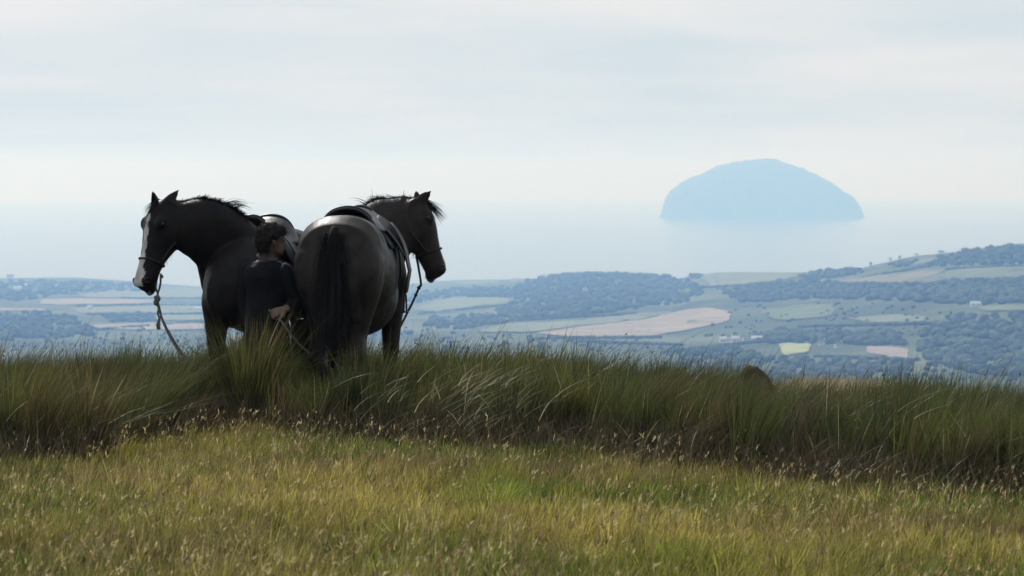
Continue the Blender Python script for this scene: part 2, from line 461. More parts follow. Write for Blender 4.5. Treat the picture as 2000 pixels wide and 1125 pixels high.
# ------------------------------------------------------------------ haze
hz = bpy.data.meshes.new('haze')
bm = bmesh.new(); bmesh.ops.create_cube(bm, size=1.0); bm.to_mesh(hz); bm.free()
mh, n, l = mat_new('haze_air')
pv = n.new("ShaderNodeVolumePrincipled")
pv.inputs["Color"].default_value = (0.275, 0.50, 1.0, 1)
pv.inputs["Density"].default_value = 1.62e-4
pv.inputs["Density Attribute"].default_value = ""
pv.inputs["Anisotropy"].default_value = 0.40
pv.inputs["Absorption Color"].default_value = (1, 1, 1, 1)
o = n.new("ShaderNodeOutputMaterial"); l.new(pv.outputs[0], o.inputs["Volume"])
hz.materials.append(mh)
haze = bpy.data.objects.new('haze', hz); C.objects.link(haze)
zt, zb_ = 95.0, SEA - 59000.0 ** 2 / (2 * R_EARTH) - 2.0
haze.scale = (121000, 121000, zt - zb_); haze.location = (0, 0, (zt + zb_) / 2)
tag(haze, 'pale blue haze over valley and sea', 'haze', kind='stuff')
haze.display_type = 'WIRE'

# ------------------------------------------------------------------ far fields
def field(name_mat, pts, label):
    bm = bmesh.new()
    q = np.array(pts, float); out_ = []
    for i in range(len(q)):                                   # slightly rounded corners and wavering edges, as hedged fields have
        a_, b_, c_ = q[i - 1], q[i], q[(i + 1) % len(q)]
        out_ += [b_ + (a_ - b_) * 0.12, b_ + (c_ - b_) * 0.12]
        for f_ in (0.33, 0.5, 0.67): out_.append(b_ + (c_ - b_) * f_ + rng.normal(0, 1, 2) * np.array([1.6, 0.35]))
    P = land_hits([p[0] for p in out_], [p[1] for p in out_])
    vs = [bm.verts.new(tuple(p)) for p in P]
    f = bm.faces.new(vs)
    bmesh.ops.triangulate(bm, faces=[f])
    for _ in range(4):
        bmesh.ops.subdivide_edges(bm, edges=[e for e in bm.edges if e.calc_length() > 60], cuts=1, use_grid_fill=True)
        bmesh.ops.triangulate(bm, faces=bm.faces)
    V = np.array([v.co for v in bm.verts]); bm.verts.index_update()
    V[:, 2] = ground_z(V[:, 0], V[:, 1]) + 1.2
    F = [[v.index for v in f.verts] for f in bm.faces]
    bm.free()
    c = V.mean(0)
    if True:
        pass
    o = np_mesh('field', V, F, name_mat)
    # keep the sheet facing up
    me = o.data
    if sum(p.normal.z for p in me.polygons) < 0: me.flip_normals()
    tag(o, label, kind='structure')
    return o

fm = lambda nme, c: mat_plain(nme, c, 0.95, 0.1, var=0.22, scale=0.02)
PASTURE = fm('pasture', (0.15, 0.19, 0.10)); STUBBLE = fm('stubble', (0.33, 0.285, 0.22)); PALE = fm('hay_field', (0.20, 0.235, 0.15))
BRIGHT = fm('bright_meadow', (0.36, 0.40, 0.19)); TAN = fm('rough_grazing', (0.21, 0.20, 0.13)); PINK = fm('bare_field', (0.32, 0.27, 0.24))
for m_, pts, lab in [
    (PALE, [(1362, 540), (1400, 533), (1480, 533), (1552, 534), (1562, 540), (1530, 548), (1470, 556), (1390, 562), (1380, 550)], 'pale green hilltop field below the island'),
    (STUBBLE, [(1040, 652), (1150, 638), (1260, 626), (1330, 608), (1385, 602), (1430, 612), (1420, 630), (1350, 645), (1270, 659), (1130, 661)], 'long sandy stubble field in the valley'),
    (PALE, [(930, 650), (985, 634), (1110, 629), (1240, 615), (1320, 609), (1250, 626), (1140, 637), (1035, 651)], 'pale green strip above the sandy stubble field'),
    (BRIGHT, [(1520, 673), (1585, 673), (1579, 690), (1530, 697)], 'small bright yellow green field in the valley'),
    (PINK, [(1693, 678), (1735, 680), (1775, 684), (1772, 703), (1750, 704), (1728, 696), (1695, 693)], 'small pinkish bare field at right'),
    (PASTURE, [(1780, 556), (1830, 538), (1870, 527), (2040, 520), (2040, 543), (1930, 545), (1860, 550)], 'green pasture across the right hillside'),
    (TAN, [(1600, 553), (1690, 542), (1780, 533), (1850, 527), (1826, 538), (1775, 555), (1700, 556)], 'tan rough grazing on the right hillside'),
    (PASTURE, [(1905, 602), (1960, 598), (2040, 598), (2040, 607), (1960, 609), (1920, 609)], 'thin green field low on the right hillside'),
    (PALE, [(800, 606), (850, 590), (890, 582), (990, 583), (1004, 594), (930, 599), (870, 612)], 'pale field right of the horses'),
    (STUBBLE, [(76, 586), (170, 584), (300, 587), (300, 594), (80, 597)], 'peach stubble strip at far left'),
    (PALE, [(150, 577), (240, 566), (400, 566), (400, 583), (170, 582)], 'pale field behind the left horse nose'),
    (PALE, [(130, 604), (300, 598), (400, 599), (400, 612), (160, 614)], 'pale meadow strip left of the horses'),
    (PINK, [(-60, 603), (30, 604), (88, 605), (86, 608), (20, 608), (-60, 609)], 'thin pink strip at the left edge'),
    (STUBBLE, [(160, 637), (300, 632), (400, 633), (400, 645), (280, 646), (200, 643)], 'pale sandy strip behind the left rushes'),
    (PALE, [(300, 618), (410, 616), (410, 626), (310, 628)], 'small pale strip by the left horse'),
    (PALE, [(868, 552), (950, 549), (990, 552), (920, 556)], 'pale coastal field right of the horses'),
    (PASTURE, [(1700, 525), (1760, 513), (1835, 503), (1830, 512), (1770, 521)], 'green clearing under the hill top'),
    (PALE, [(1650, 622), (1760, 616), (1815, 621), (1800, 630), (1700, 632)], 'faint pale field mid valley at right'),
    (PASTURE, [(1480, 610), (1560, 596), (1640, 598), (1620, 620), (1520, 628)], 'dull green field mid valley'),
]:
    field(m_, pts, lab)
# the patchwork goes on behind the horses and past both sides of the picture
for i_, (x0, x1, y0, y1) in enumerate([(400, 560, 566, 580), (420, 640, 588, 597), (560, 800, 569, 578), (660, 800, 585, 596), (430, 600, 604, 613), (620, 790, 606, 618), (410, 560, 622, 634), (580, 780, 630, 644), (450, 700, 655, 668),
                                       (-500, -330, 566, 578), (-420, -200, 586, 598), (-260, -80, 562, 576), (-520, -300, 610, 624), (-280, -90, 618, 634), (-440, -160, 648, 662),
                                       (2070, 2230, 505, 520), (2090, 2300, 540, 556), (2240, 2420, 570, 588), (2080, 2260, 610, 626), (2280, 2480, 640, 660)]):
    sk = 10 * ((i_ * 7) % 5 - 2)
    field((PALE, STUBBLE, PASTURE, PALE, TAN)[i_ % 5], [(x0 + sk, y0), ((x0 + x1) / 2, y0 - 1), (x1 + sk, y0 + 1), (x1 - sk, y1), ((x0 + x1) / 2, y1 + 1), (x0, y1 - 1)], 'hedged field of the coastal patchwork')

# ------------------------------------------------------------------ far woods and trees
phi = (1 + 5 ** 0.5) / 2
ICO = np.array([(-1, phi, 0), (1, phi, 0), (-1, -phi, 0), (1, -phi, 0), (0, -1, phi), (0, 1, phi), (0, -1, -phi), (0, 1, -phi), (phi, 0, -1), (phi, 0, 1), (-phi, 0, -1), (-phi, 0, 1)]) / math.sqrt(1 + phi * phi)
ICF = np.array([(0, 11, 5), (0, 5, 1), (0, 1, 7), (0, 7, 10), (0, 10, 11), (1, 5, 9), (5, 11, 4), (11, 10, 2), (10, 7, 6), (7, 1, 8), (3, 9, 4), (3, 4, 2), (3, 2, 6), (3, 6, 8), (3, 8, 9), (4, 9, 5), (2, 4, 11), (6, 2, 10), (8, 6, 7), (9, 8, 1)])

def inside(poly, x, y):
    c = False; j = len(poly) - 1
    for i in range(len(poly)):
        if (poly[i][1] > y) != (poly[j][1] > y) and x < (poly[j][0] - poly[i][0]) * (y - poly[i][1]) / (poly[j][1] - poly[i][1]) + poly[i][0]: c = not c
        j = i
    return c

def wood(poly, count, hgt, label):
    xs, ys = [p[0] for p in poly], [p[1] for p in poly]
    V, F, Q = [], [], []
    count, hgt = int(count * 1.5), hgt * 0.78
    while len(Q) < count:
        a, b_ = random.uniform(min(xs), max(xs)), random.uniform(min(ys), max(ys))
        if inside(poly, a, b_): Q.append((a, b_))
    Q = np.array(Q); PP = land_hits(Q[:, 0], Q[:, 1])
    for k, p in enumerate(PP):
        hh = hgt * random.uniform(0.55, 1.25); w = hh * random.uniform(0.6, 1.0)
        S = ICO * (1 + 0.3 * (rng.random((12, 1)) - 0.5))
        V.append(S * np.array([w, w, hh * 0.62]) + p + np.array([0, 0, hh * 0.35])); F.append(ICF + 12 * k)
    o = np_mesh('wood', np.vstack(V), np.vstack(F), M['wood'], smooth=True)
    tag(o, label, 'wood', kind='stuff')

wood([(1040, 545), (1130, 536), (1250, 539), (1332, 546), (1384, 566), (1345, 592), (1250, 604), (1100, 622), (1010, 628), (960, 612), (1010, 590), (1000, 565)], 620, 9, 'blue wooded hill in the middle distance')
wood([(800, 575), (900, 560), (1000, 562), (1006, 582), (890, 580), (800, 596)], 150, 7, 'dark woodland band right of the horses')
wood([(1042, 546), (1130, 535.5), (1250, 538.5), (1332, 545), (1250, 542), (1130, 540)], 90, 9, 'row of trees along the wooded hill crest')
wood([(1400, 565), (1480, 557), (1560, 548), (1640, 556), (1780, 560), (1860, 553), (1990, 548), (2040, 550), (2040, 592), (1880, 596), (1760, 588), (1600, 584), (1450, 592)], 700, 8, 'woodland across the right valley side')
wood([(1560, 541), (1600, 531), (1665, 527), (1690, 533), (1620, 546), (1575, 549)], 80, 7, 'tree clump on the saddle of the right skyline')
wood([(1830, 505), (1880, 493), (1960, 481), (2040, 478), (2040, 516), (1900, 519), (1850, 522), (1810, 524)], 170, 7, 'scrubby wood near the top of the right hill')
wood([(1735, 520), (1760, 512), (1790, 512), (1765, 524)], 30, 6, 'small dark thicket on the right hill')
wood([(1460, 665), (1520, 648), (1640, 655), (1740, 652), (1770, 676), (1690, 676), (1600, 672), (1500, 672)], 170, 8, 'dark wood behind the bright green field')
wood([(1790, 660), (1850, 622), (1960, 618), (2040, 612), (2040, 740), (1900, 730), (1800, 700)], 280, 8, 'woodland in the lower right valley')
wood([(1320, 690), (1420, 682), (1500, 700), (1640, 712), (1780, 712), (1780, 745), (1400, 745)], 120, 8, 'trees on the valley floor behind the boulder')
wood([(-60, 552), (100, 549), (280, 556), (300, 570), (150, 572), (70, 584), (-60, 600)], 330, 8, 'far blue woodland at the left edge')
wood([(-60, 612), (90, 612), (170, 632), (180, 660), (-60, 670)], 170, 8, 'wood behind the left rushes')
wood([(200, 618), (300, 614), (310, 630), (220, 630)], 60, 7, 'small wood below the left horse nose')
wood([(840, 622), (960, 615), (990, 632), (900, 645), (830, 640)], 90, 7, 'small wood behind the centre rushes')
wood([(1350, 660), (1440, 600), (1600, 590), (1800, 596), (1900, 604), (1850, 640), (1800, 668), (1600, 660), (1480, 664)], 90, 3.6, 'scattered trees over the right valley slope')
wood([(1300, 680), (1490, 680), (1515, 702), (1790, 709), (2030, 695), (2030, 745), (1300, 745)], 130, 4.2, 'scattered trees low in the right valley')
wood([(-60, 655), (200, 640), (420, 648), (420, 690), (-60, 690)], 80, 4, 'scattered trees behind the left rush tops')
wood([(800, 640), (1000, 655), (1300, 668), (1300, 690), (800, 680)], 70, 4, 'scattered trees behind the centre rush tops')
wood([(1340, 540), (1350, 536.5), (1368, 535), (1376, 541), (1360, 546)], 18, 6, 'little copse beside the pale hilltop field')

for a_ in [(400, 560, 812, 556, 90), (420, 580, 660, 588, 60), (600, 598, 800, 606, 60), (400, 613, 800, 621, 90), (400, 640, 800, 656, 90), (-520, 552, -60, 562, 130), (-520, 598, -200, 612, 90), (-520, 634, -60, 650, 120), (2050, 522, 2500, 540, 120), (2050, 590, 2500, 606, 120), (2060, 660, 2500, 690, 130)]:
    wood([(a_[0], min(a_[1], a_[3])), (a_[2], min(a_[1], a_[3])), (a_[2], max(a_[1], a_[3])), (a_[0], max(a_[1], a_[3]))], a_[4], 6.5, 'belt of trees between the coastal fields')
def hedge(a, b_, label):
    n_ = int(max(abs(a[0] - b_[0]), abs(a[1] - b_[1]) * 4) / 3.0) + 6
    tt = np.linspace(0, 1, n_) + rng.normal(0, 0.3 / n_, n_)
    PP = land_hits(a[0] + (b_[0] - a[0]) * tt, a[1] + (b_[1] - a[1]) * tt + rng.normal(0, 0.25, n_))
    V = [ICO * np.array([1.6, 1.6, 1.2]) * random.uniform(0.8, 2.4) + p + np.array([0, 0, 1.0]) for p in PP]
    o = np_mesh('hedgerow', np.vstack(V), np.vstack([ICF + 12 * k for k in range(n_)]), M['wood'], smooth=False)
    tag(o, label, 'hedgerow', kind='stuff')
for a, b_, lab in [((-40, 575), (150, 574), 'hedge under the far left woodland'), ((150, 598), (400, 597), 'hedge below the peach stubble strip'), ((170, 615), (400, 614), 'hedge left of the left horse'),
                   ((190, 646), (400, 630), 'hedge behind the left rushes'), ((240, 583), (400, 584), 'hedge above the peach strip'),
                   ((1030, 663), (1290, 661), 'hedge under the sandy stubble field'), ((930, 632), (1240, 614), 'hedge along the pale green strip'), 
                   ((1560, 640), (1830, 634), 'long hedge across the right valley'), 
                   ((1600, 554), (1780, 557), 'hedge along the tan grazing'), ((1770, 556), (2030, 546), 'hedge under the right pasture'), ((1850, 527), (2030, 519), 'hedge above the right pasture'),
                   ((1370, 563), (1470, 557), 'hedge under the pale hilltop field'), ((820, 614), (1000, 596), 'hedge below the pale field right of the horses'), ((1300, 690), (1500, 668), 'hedge by the valley hamlet'),
                   ((1590, 698), (1790, 706), 'hedge below the pink field'), ((1680, 545), (1860, 512), 'hedge up the right hill'), ((1110, 668), (1330, 676), 'hedge behind the centre right rushes')]:
    hedge(a, b_, lab)

tree_c = []
for px_, py_, hh in [(1660, 526, 7), (1700, 519, 9), (1740, 510, 8), (1757, 505, 8), (1790, 498, 7), (1836, 493, 8), (1842, 493, 6), (1878, 490, 8), (1910, 484, 6),
                     (1127, 535, 10), (1200, 536, 11), (1255, 538, 9), (1062, 541, 11), (1058, 542, 8)]:
    p = land_hit(px_, py_); hh *= 0.6
    t = empty('tree', tuple(p))
    np_mesh('trunk', *tube([p - [0, 0, 0.3], p + [0, 0, hh * 0.5]], [hh * 0.05, hh * 0.03], 6, per=2), M['trunk'], t)
    V, F = [], []
    for k in range(14):
        c = p + np.array([random.gauss(0, hh * 0.28), random.gauss(0, hh * 0.28), hh * random.uniform(0.15, 0.9)])
        V.append(ICO * hh * random.uniform(0.1, 0.22) + c); F.append(ICF + 12 * k)
    np_mesh('crown', np.vstack(V), np.vstack(F), M['wood'], t, smooth=False)
    where = 'right hill' if px_ > 1600 else 'wooded middle hill'
    tree_c.append((t, px_, where))
for where in ('right hill', 'wooded middle hill'):
    L_ = sorted([q for q in tree_c if q[2] == where], key=lambda q: q[1])
    ordn = ['first', 'second', 'third', 'fourth', 'fifth', 'sixth', 'seventh', 'eighth', 'ninth']
    for k, (t, _, _) in enumerate(L_):
        tag(t, f'{ordn[k]} skyline tree from the left on the {where}', 'tree', 'single trees on the skyline')

def house(px_, py_, w, hgt, dep, label, roofm, yaw=0.0):
    p = land_hit(px_, py_)
    t = empty('farm_building', tuple(p))
    ca, sa = math.cos(yaw), math.sin(yaw)
    def tr(q): return np.array([p[0] + q[0] * ca - q[1] * sa, p[1] + q[0] * sa + q[1] * ca, p[2] + q[2]])
    def boxm(nm, x0, x1, y0, y1, z0, z1, m_, par):
        V = np.array([tr(q) for q in [(x0, y0, z0), (x1, y0, z0), (x1, y1, z0), (x0, y1, z0), (x0, y0, z1), (x1, y0, z1), (x1, y1, z1), (x0, y1, z1)]])
        return np_mesh(nm, V, [[3, 2, 1, 0], [4, 5, 6, 7], [0, 1, 5, 4], [1, 2, 6, 5], [2, 3, 7, 6], [3, 0, 4, 7]], m_, par, smooth=False)
    wl_ = boxm('wall', -w / 2, w / 2, -dep / 2, dep / 2, -1.5, hgt, M['wall_white'], t)
    e = 0.4; V = np.array([tr(q) for q in [(-w/2-e, -dep/2-e, hgt+.02), (w/2+e, -dep/2-e, hgt+.02), (w/2+e, dep/2+e, hgt+.02), (-w/2-e, dep/2+e, hgt+.02), (-w/2-e, 0, hgt+dep*.4), (w/2+e, 0, hgt+dep*.4)]])
    rf = np_mesh('roof', V, [[0, 1, 5, 4], [2, 3, 4, 5], [0, 4, 3], [1, 2, 5], [3, 2, 1, 0]], roofm, t, smooth=False)
    if roofm is M['slate']:
        boxm('chimney', w/2-1.2, w/2-0.3, -.45, .45, hgt+dep*.2, hgt+dep*.4+1.0, M['wall_white'], t)
    for k in range(3):
        x = -w/2 + w * (k + 0.5) / 3
        boxm('window', x-.55, x+.55, -dep/2-.05, -dep/2+.1, hgt*.4, hgt*.4+1.2, M['pane'], t)
    tag(t, label, 'farm building', 'white farm buildings in the valley')

S_, R_ = M['slate'], M['metal_roof']
for a in [(50, 561, 6, 5, 6, 'white cottage dot in the woods at far left, the brightest there', R_, .3),
          (34, 565, 16, 3.5, 7, 'long low white shed left of the bright far cottage', R_, .1),
          (112, 560, 8, 3.5, 6, 'small pale shed right of the bright far cottage', S_, -.2),
          (88, 567, 11, 3.5, 6, 'low pale shed below the bright far cottage', S_, .1),
          (175, 606, 6, 4.5, 6, 'lone white cottage under the peach stubble strip', R_, .5),
          (388, 608, 12, 3.5, 7, 'white shed just left of the left horse chest', R_, 0),
          (1412, 670, 6, 4.2, 5, 'leftmost white cottage of the valley hamlet', R_, .2),
          (1424, 669, 6, 4.6, 5, 'second white cottage from the left in the valley hamlet', S_, -.3),
          (1436, 669, 7, 4.2, 5, 'third white cottage from the left in the valley hamlet', R_, .1),
          (1455, 667, 4, 4.0, 4, 'small white cottage standing apart right of the valley hamlet', S_, .3),
          (1478, 667, 11, 3.0, 6, 'long low white barn right of the valley hamlet', R_, 0),
          (1605, 674, 6, 3.2, 5, 'small white house right of the bright green field', S_, 0),
          (1638, 680, 7, 3.5, 5, 'white house between bright green field and pink field', S_, .3),
          (1910, 598, 15, 2.6, 6, 'white shed above the thin green field at right', R_, 0),
          (1884, 524, 8, 3.0, 5, 'pale shed on the pasture of the right hill', S_, 0),
          (1011, 548, 22, 3.0, 8, 'long white shed on the coast right of the horses', R_, 0),
          (20, 543, 16, 5, 8, 'big grey farm block on the left skyline', S_, 0)]:
    house(*a)

# ------------------------------------------------------------------ blades
def blades(base, H, W, lean_dir, lean, curl, segs, c_root, c_tip, yaw=None):
    """ribbons: base (n,3), H,W (n), lean_dir (n,2) unit, lean = horizontal reach of tip / H, curl = exponent"""
    n_ = len(base)
    yaw = rng.uniform(0, np.pi, n_) if yaw is None else yaw
    wd = np.stack([np.cos(yaw), np.sin(yaw), np.zeros(n_)], 1) * (W * 0.5)[:, None]
    V, Cc = [], []
    for k in range(segs + 1):
        t = k / segs
        off = (lean * H * t ** curl)
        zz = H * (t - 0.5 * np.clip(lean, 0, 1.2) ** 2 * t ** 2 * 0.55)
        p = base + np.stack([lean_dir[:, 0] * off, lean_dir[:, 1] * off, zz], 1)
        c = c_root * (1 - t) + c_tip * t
        if k < segs:
            ww = wd * (1 - 0.55 * t)
            V += [p - ww, p + ww]; Cc += [c, c]
        else:
            V.append(p); Cc.append(c)
    nv = 2 * segs + 1
    V = np.stack(V, 1).reshape(-1, 3); Cc = np.stack(Cc, 1).reshape(-1, 3)
    tri = []
    for k in range(segs - 1):
        a = 2 * k
        tri += [(a, a + 1, a + 3), (a, a + 3, a + 2)]
    a = 2 * (segs - 1); tri.append((a, a + 1, a + 2))
    tri = np.array(tri)
    F = (tri[None] + (np.arange(n_) * nv)[:, None, None]).reshape(-1, 3)
    tips = V.reshape(n_, nv, 3)
    return V, F, Cc, tips

def cat_blades(L_):
    V, F, Cc, o_ = [], [], [], 0
    for v, f, c in L_:
        V.append(v); F.append(f + o_); Cc.append(c); o_ += len(v)
    return np.vstack(V), np.vstack(F), np.vstack(Cc)

def px_of(x, y): return CX + x / y * F_PX
FR_U = [-300, 0, 150, 300, 450, 600, 800, 1000, 1200, 1400, 1600, 1800, 2000, 2300]
FR_P = [918, 918, 912, 868, 850, 868, 886, 892, 910, 935, 964, 982, 990, 990]
def _front_y(px_):
    py_ = np.interp(px_, FR_U, FR_P); y = np.full(np.shape(px_), 25.0)
    for _ in range(8):
        x = (px_ - CX) / F_PX * y
        y = -near_ground(x, y) * F_PX / (py_ - HORIZ)
    return y
_FU = np.linspace(-700, 2700, 700); _FY = _front_y(_FU)
def front_y(px_): return np.interp(px_, _FU, _FY)
TP_U = [-300, 0, 100, 250, 350, 430, 455, 478, 498, 520, 545, 575, 610, 650, 700, 770, 850, 950, 1000, 1050, 1150, 1300, 1425, 1442, 1500, 1515, 1600, 1800, 2000, 2300]
TP_P = [690, 690, 697, 690, 692, 676, 652, 632, 636, 664, 694, 714, 716, 690, 668, 680, 672, 664, 658, 678, 698, 712, 720, 744, 748, 742, 746, 750, 754, 756]

# rushes in tussocks
def make_rushes():
    L_ = []
    nclump = 2120
    cu = rng.uniform(-420, 2420, nclump)
    fy = front_y(cu) + 0.9 * (fbm(cu / 90.0, cu * 0, 1.0, 14) - 0.5)
    cy = fy + (32.0 - fy) * rng.random(nclump) ** 0.9
    cxx = (cu - CX) / F_PX * cy
    per = rng.integers(55, 160, nclump)
    ci = np.repeat(np.arange(nclump), per)
    n_ = len(ci)
    cr = rng.uniform(0.035, 0.13, nclump)
    ang = rng.uniform(0, 2 * np.pi, n_); rr = np.sqrt(rng.random(n_)) * cr[ci]
    dx, dy = np.cos(ang), np.sin(ang)
    x, y = cxx[ci] + dx * rr, cy[ci] + dy * rr
    pxx = px_of(x, y)
    z = near_ground(x, np.minimum(y, 33))
    top_py = np.interp(pxx, TP_U, TP_P)
    room = -(top_py - HORIZ) / F_PX * y - z
    crm = rng.uniform(0.6, 1.06, nclump) * (0.70 + 0.62 * fbm(cxx, cy, 1.2, 17)); crm = np.where((cu > 430) & (cu < 525), np.maximum(crm, 0.92), crm)
    ch = rng.uniform(0.42, 0.92, nclump)[ci]
    ch = np.where((pxx > 440) & (pxx < 530), ch + 0.2, ch)
    lim = np.maximum(room * crm[ci], 0.22)
    H = np.minimum(ch, lim) * (1 - 0.45 * rng.random(n_) ** 1.6)
    tall = rng.random(n_) < np.where(y > 28.0, 0.26, 0.10)
    H = np.where(tall, np.minimum(ch, lim) + np.abs(rng.normal(0, 0.11, n_)) - 0.03, H)
    # wind from the left; each tussock has its own lean, stems splay from its middle
    cw = 0.04 + 0.40 * fbm(cxx, cy, 0.6, 11) + rng.normal(0, 0.23, nclump)
    cl = rng.normal(0, 0.2, nclump)
    lx = cw[ci] + dx * rr * 2.6 + rng.normal(0, 0.09, n_); ly = cl[ci] + dy * rr * 2.6 + rng.normal(0, 0.09, n_)
    le = np.maximum(np.hypot(lx, ly), 1e-3); ld = np.stack([lx, ly], 1) / le[:, None]
    bent = rng.random(n_) < 0.05
    a_ = rng.uniform(0, 2 * np.pi, n_); lx = np.where(bent, np.cos(a_) * 0.95 + 0.3, lx); ly = np.where(bent, np.sin(a_) * 0.95, ly)
    le = np.maximum(np.hypot(lx, ly), 1e-3); ld = np.stack([lx, ly], 1) / le[:, None]
    H = np.where(bent, H * 0.8, H)
    H = H / (1 - 0.275 * np.clip(le, 0, 1.2) ** 2)
    W = np.where(tall, rng.uniform(0.005, 0.009, n_), rng.uniform(0.005, 0.011, n_))
    g0, g1, g2, g3 = [np.array(q) for q in ((0.035, 0.052, 0.016), (0.075, 0.100, 0.022), (0.145, 0.150, 0.036), (0.13, 0.095, 0.042))]
    cs = np.clip(fbm(cxx, cy, 0.8, 21) * 1.6 - 0.3 + rng.normal(0, 0.22, nclump) + 0.4 * ((cu > 420) & (cu < 575)), 0, 1)[ci][:, None]
    tip = np.where(cs < 0.5, g0 * (1 - 2 * cs) + g1 * 2 * cs, g1 * (2 - 2 * cs) + g2 * (2 * cs - 1))
    cbrown = (rng.random(nclump) < 0.13 + 0.3 * (fbm(cxx, cy, 0.7, 31) > 0.56))[ci]
    brown = rng.random(n_) < np.where(cbrown, 0.75, 0.08)
    tip[brown] = g3
    dead = rng.random(n_) < np.where((pxx > 760) & (pxx < 1080), 0.06, 0.02)
    tip[dead] = np.array([0.34, 0.29, 0.17])
    tip = tip * rng.uniform(0.55, 1.5, (n_, 1))
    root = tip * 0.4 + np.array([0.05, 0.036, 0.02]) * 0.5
    base = np.stack([x, y, z - 0.02], 1)
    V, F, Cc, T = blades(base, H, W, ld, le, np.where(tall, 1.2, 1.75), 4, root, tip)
    L_.append((V, F, Cc))
    # brown flower clusters on the side of some stems
    sel = np.where(tall & (y > 27) & (rng.random(n_) < 0.06))[0]
    c = T[sel, 6] * 0.5 + T[sel, 8] * 0.5
    r_ = rng.uniform(0.0035, 0.007, len(sel))
    V2 = (ICO[None] * (r_[:, None, None] * np.array([1, 1, 1.5])) + c[:, None]).reshape(-1, 3)
    F2 = (ICF[None] + (np.arange(len(sel)) * 12)[:, None, None]).reshape(-1, 3)
    L_.append((V2, F2, np.tile(np.array([[0.035, 0.022, 0.012]]), (len(V2), 1))))
    # collapsed dead litter and thin brown grass at the front foot of the rushes
    k = 11000
    u = rng.uniform(-420, 2420, k); fy = front_y(u); yy = fy + rng.normal(0.1, 0.55, k); xx = (u - CX) / F_PX * yy
    zz = near_ground(xx, np.minimum(yy, 33)) + rng.uniform(0, 0.12, k)
    a = rng.uniform(0, 2 * np.pi, k)
    cc = np.array([0.085, 0.068, 0.036])[None] * rng.uniform(0.3, 1.6, (k, 1))
    L_.append(blades(np.stack([xx, yy, zz], 1), rng.uniform(0.1, 0.36, k), rng.uniform(0.004, 0.007, k), np.stack([np.cos(a), np.sin(a)], 1), rng.uniform(0.2, 1.2, k), 1.3, 3, cc, cc)[:3])
    V, F, Cc = cat_blades(L_)
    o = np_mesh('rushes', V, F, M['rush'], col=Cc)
    tag(o, 'dense dark green rushes leaning in the wind on the hill crest', 'rushes', kind='stuff')

def make_straw():
    """bleached bent dead stems hanging out of the rushes in the middle, and pale dry grass on the right crest"""
    L_ = []
    k = 150
    u = np.concatenate([rng.normal(950, 60, 75), rng.uniform(690, 1060, 50), rng.uniform(0, 2000, 25)])
    fy = front_y(u); y = fy + rng.uniform(-0.5, 0.3, k); x = (u - CX) / F_PX * y
    z = near_ground(x, y) + rng.uniform(0.08, 0.52, k)
    a = rng.normal(-0.1, 0.7, k)
    c = np.array([0.42, 0.36, 0.23])[None] * rng.uniform(0.5, 1.15, (k, 1))
    L_.append(blades(np.stack([x, y, z], 1), rng.uniform(0.10, 0.26, k), rng.uniform(0.005, 0.008, k), np.stack([np.cos(a), np.sin(a)], 1), rng.uniform(0.9, 1.9, k), 1.1, 5, c, c)[:3])
    k = 3200
    u = np.clip(rng.normal(1600, 65, k), 1450, 1800); y = rng.uniform(30.6, 32.0, k); x = (u - CX) / F_PX * y
    z = near_ground(x, y)
    zt_ = -(np.interp(u, TP_U, TP_P) + rng.uniform(-14, 8, k) - HORIZ) / F_PX * y
    c = np.array([0.50, 0.42, 0.27])[None] * rng.uniform(0.7, 1.1, (k, 1))
    L_.append(blades(np.stack([x, y, z], 1), np.maximum(zt_ - z, 0.1) * 1.06, rng.uniform(0.006, 0.010, k), np.tile([[1.0, 0.0]], (k, 1)), rng.uniform(0.2, 0.6, k), 1.8, 3, c, c)[:3])
    V, F, Cc = cat_blades(L_)
    tag(np_mesh('dry_stems', V, F, M['rush'], col=Cc), 'bleached bent dead stems among the rushes', 'dry stems', kind='stuff')

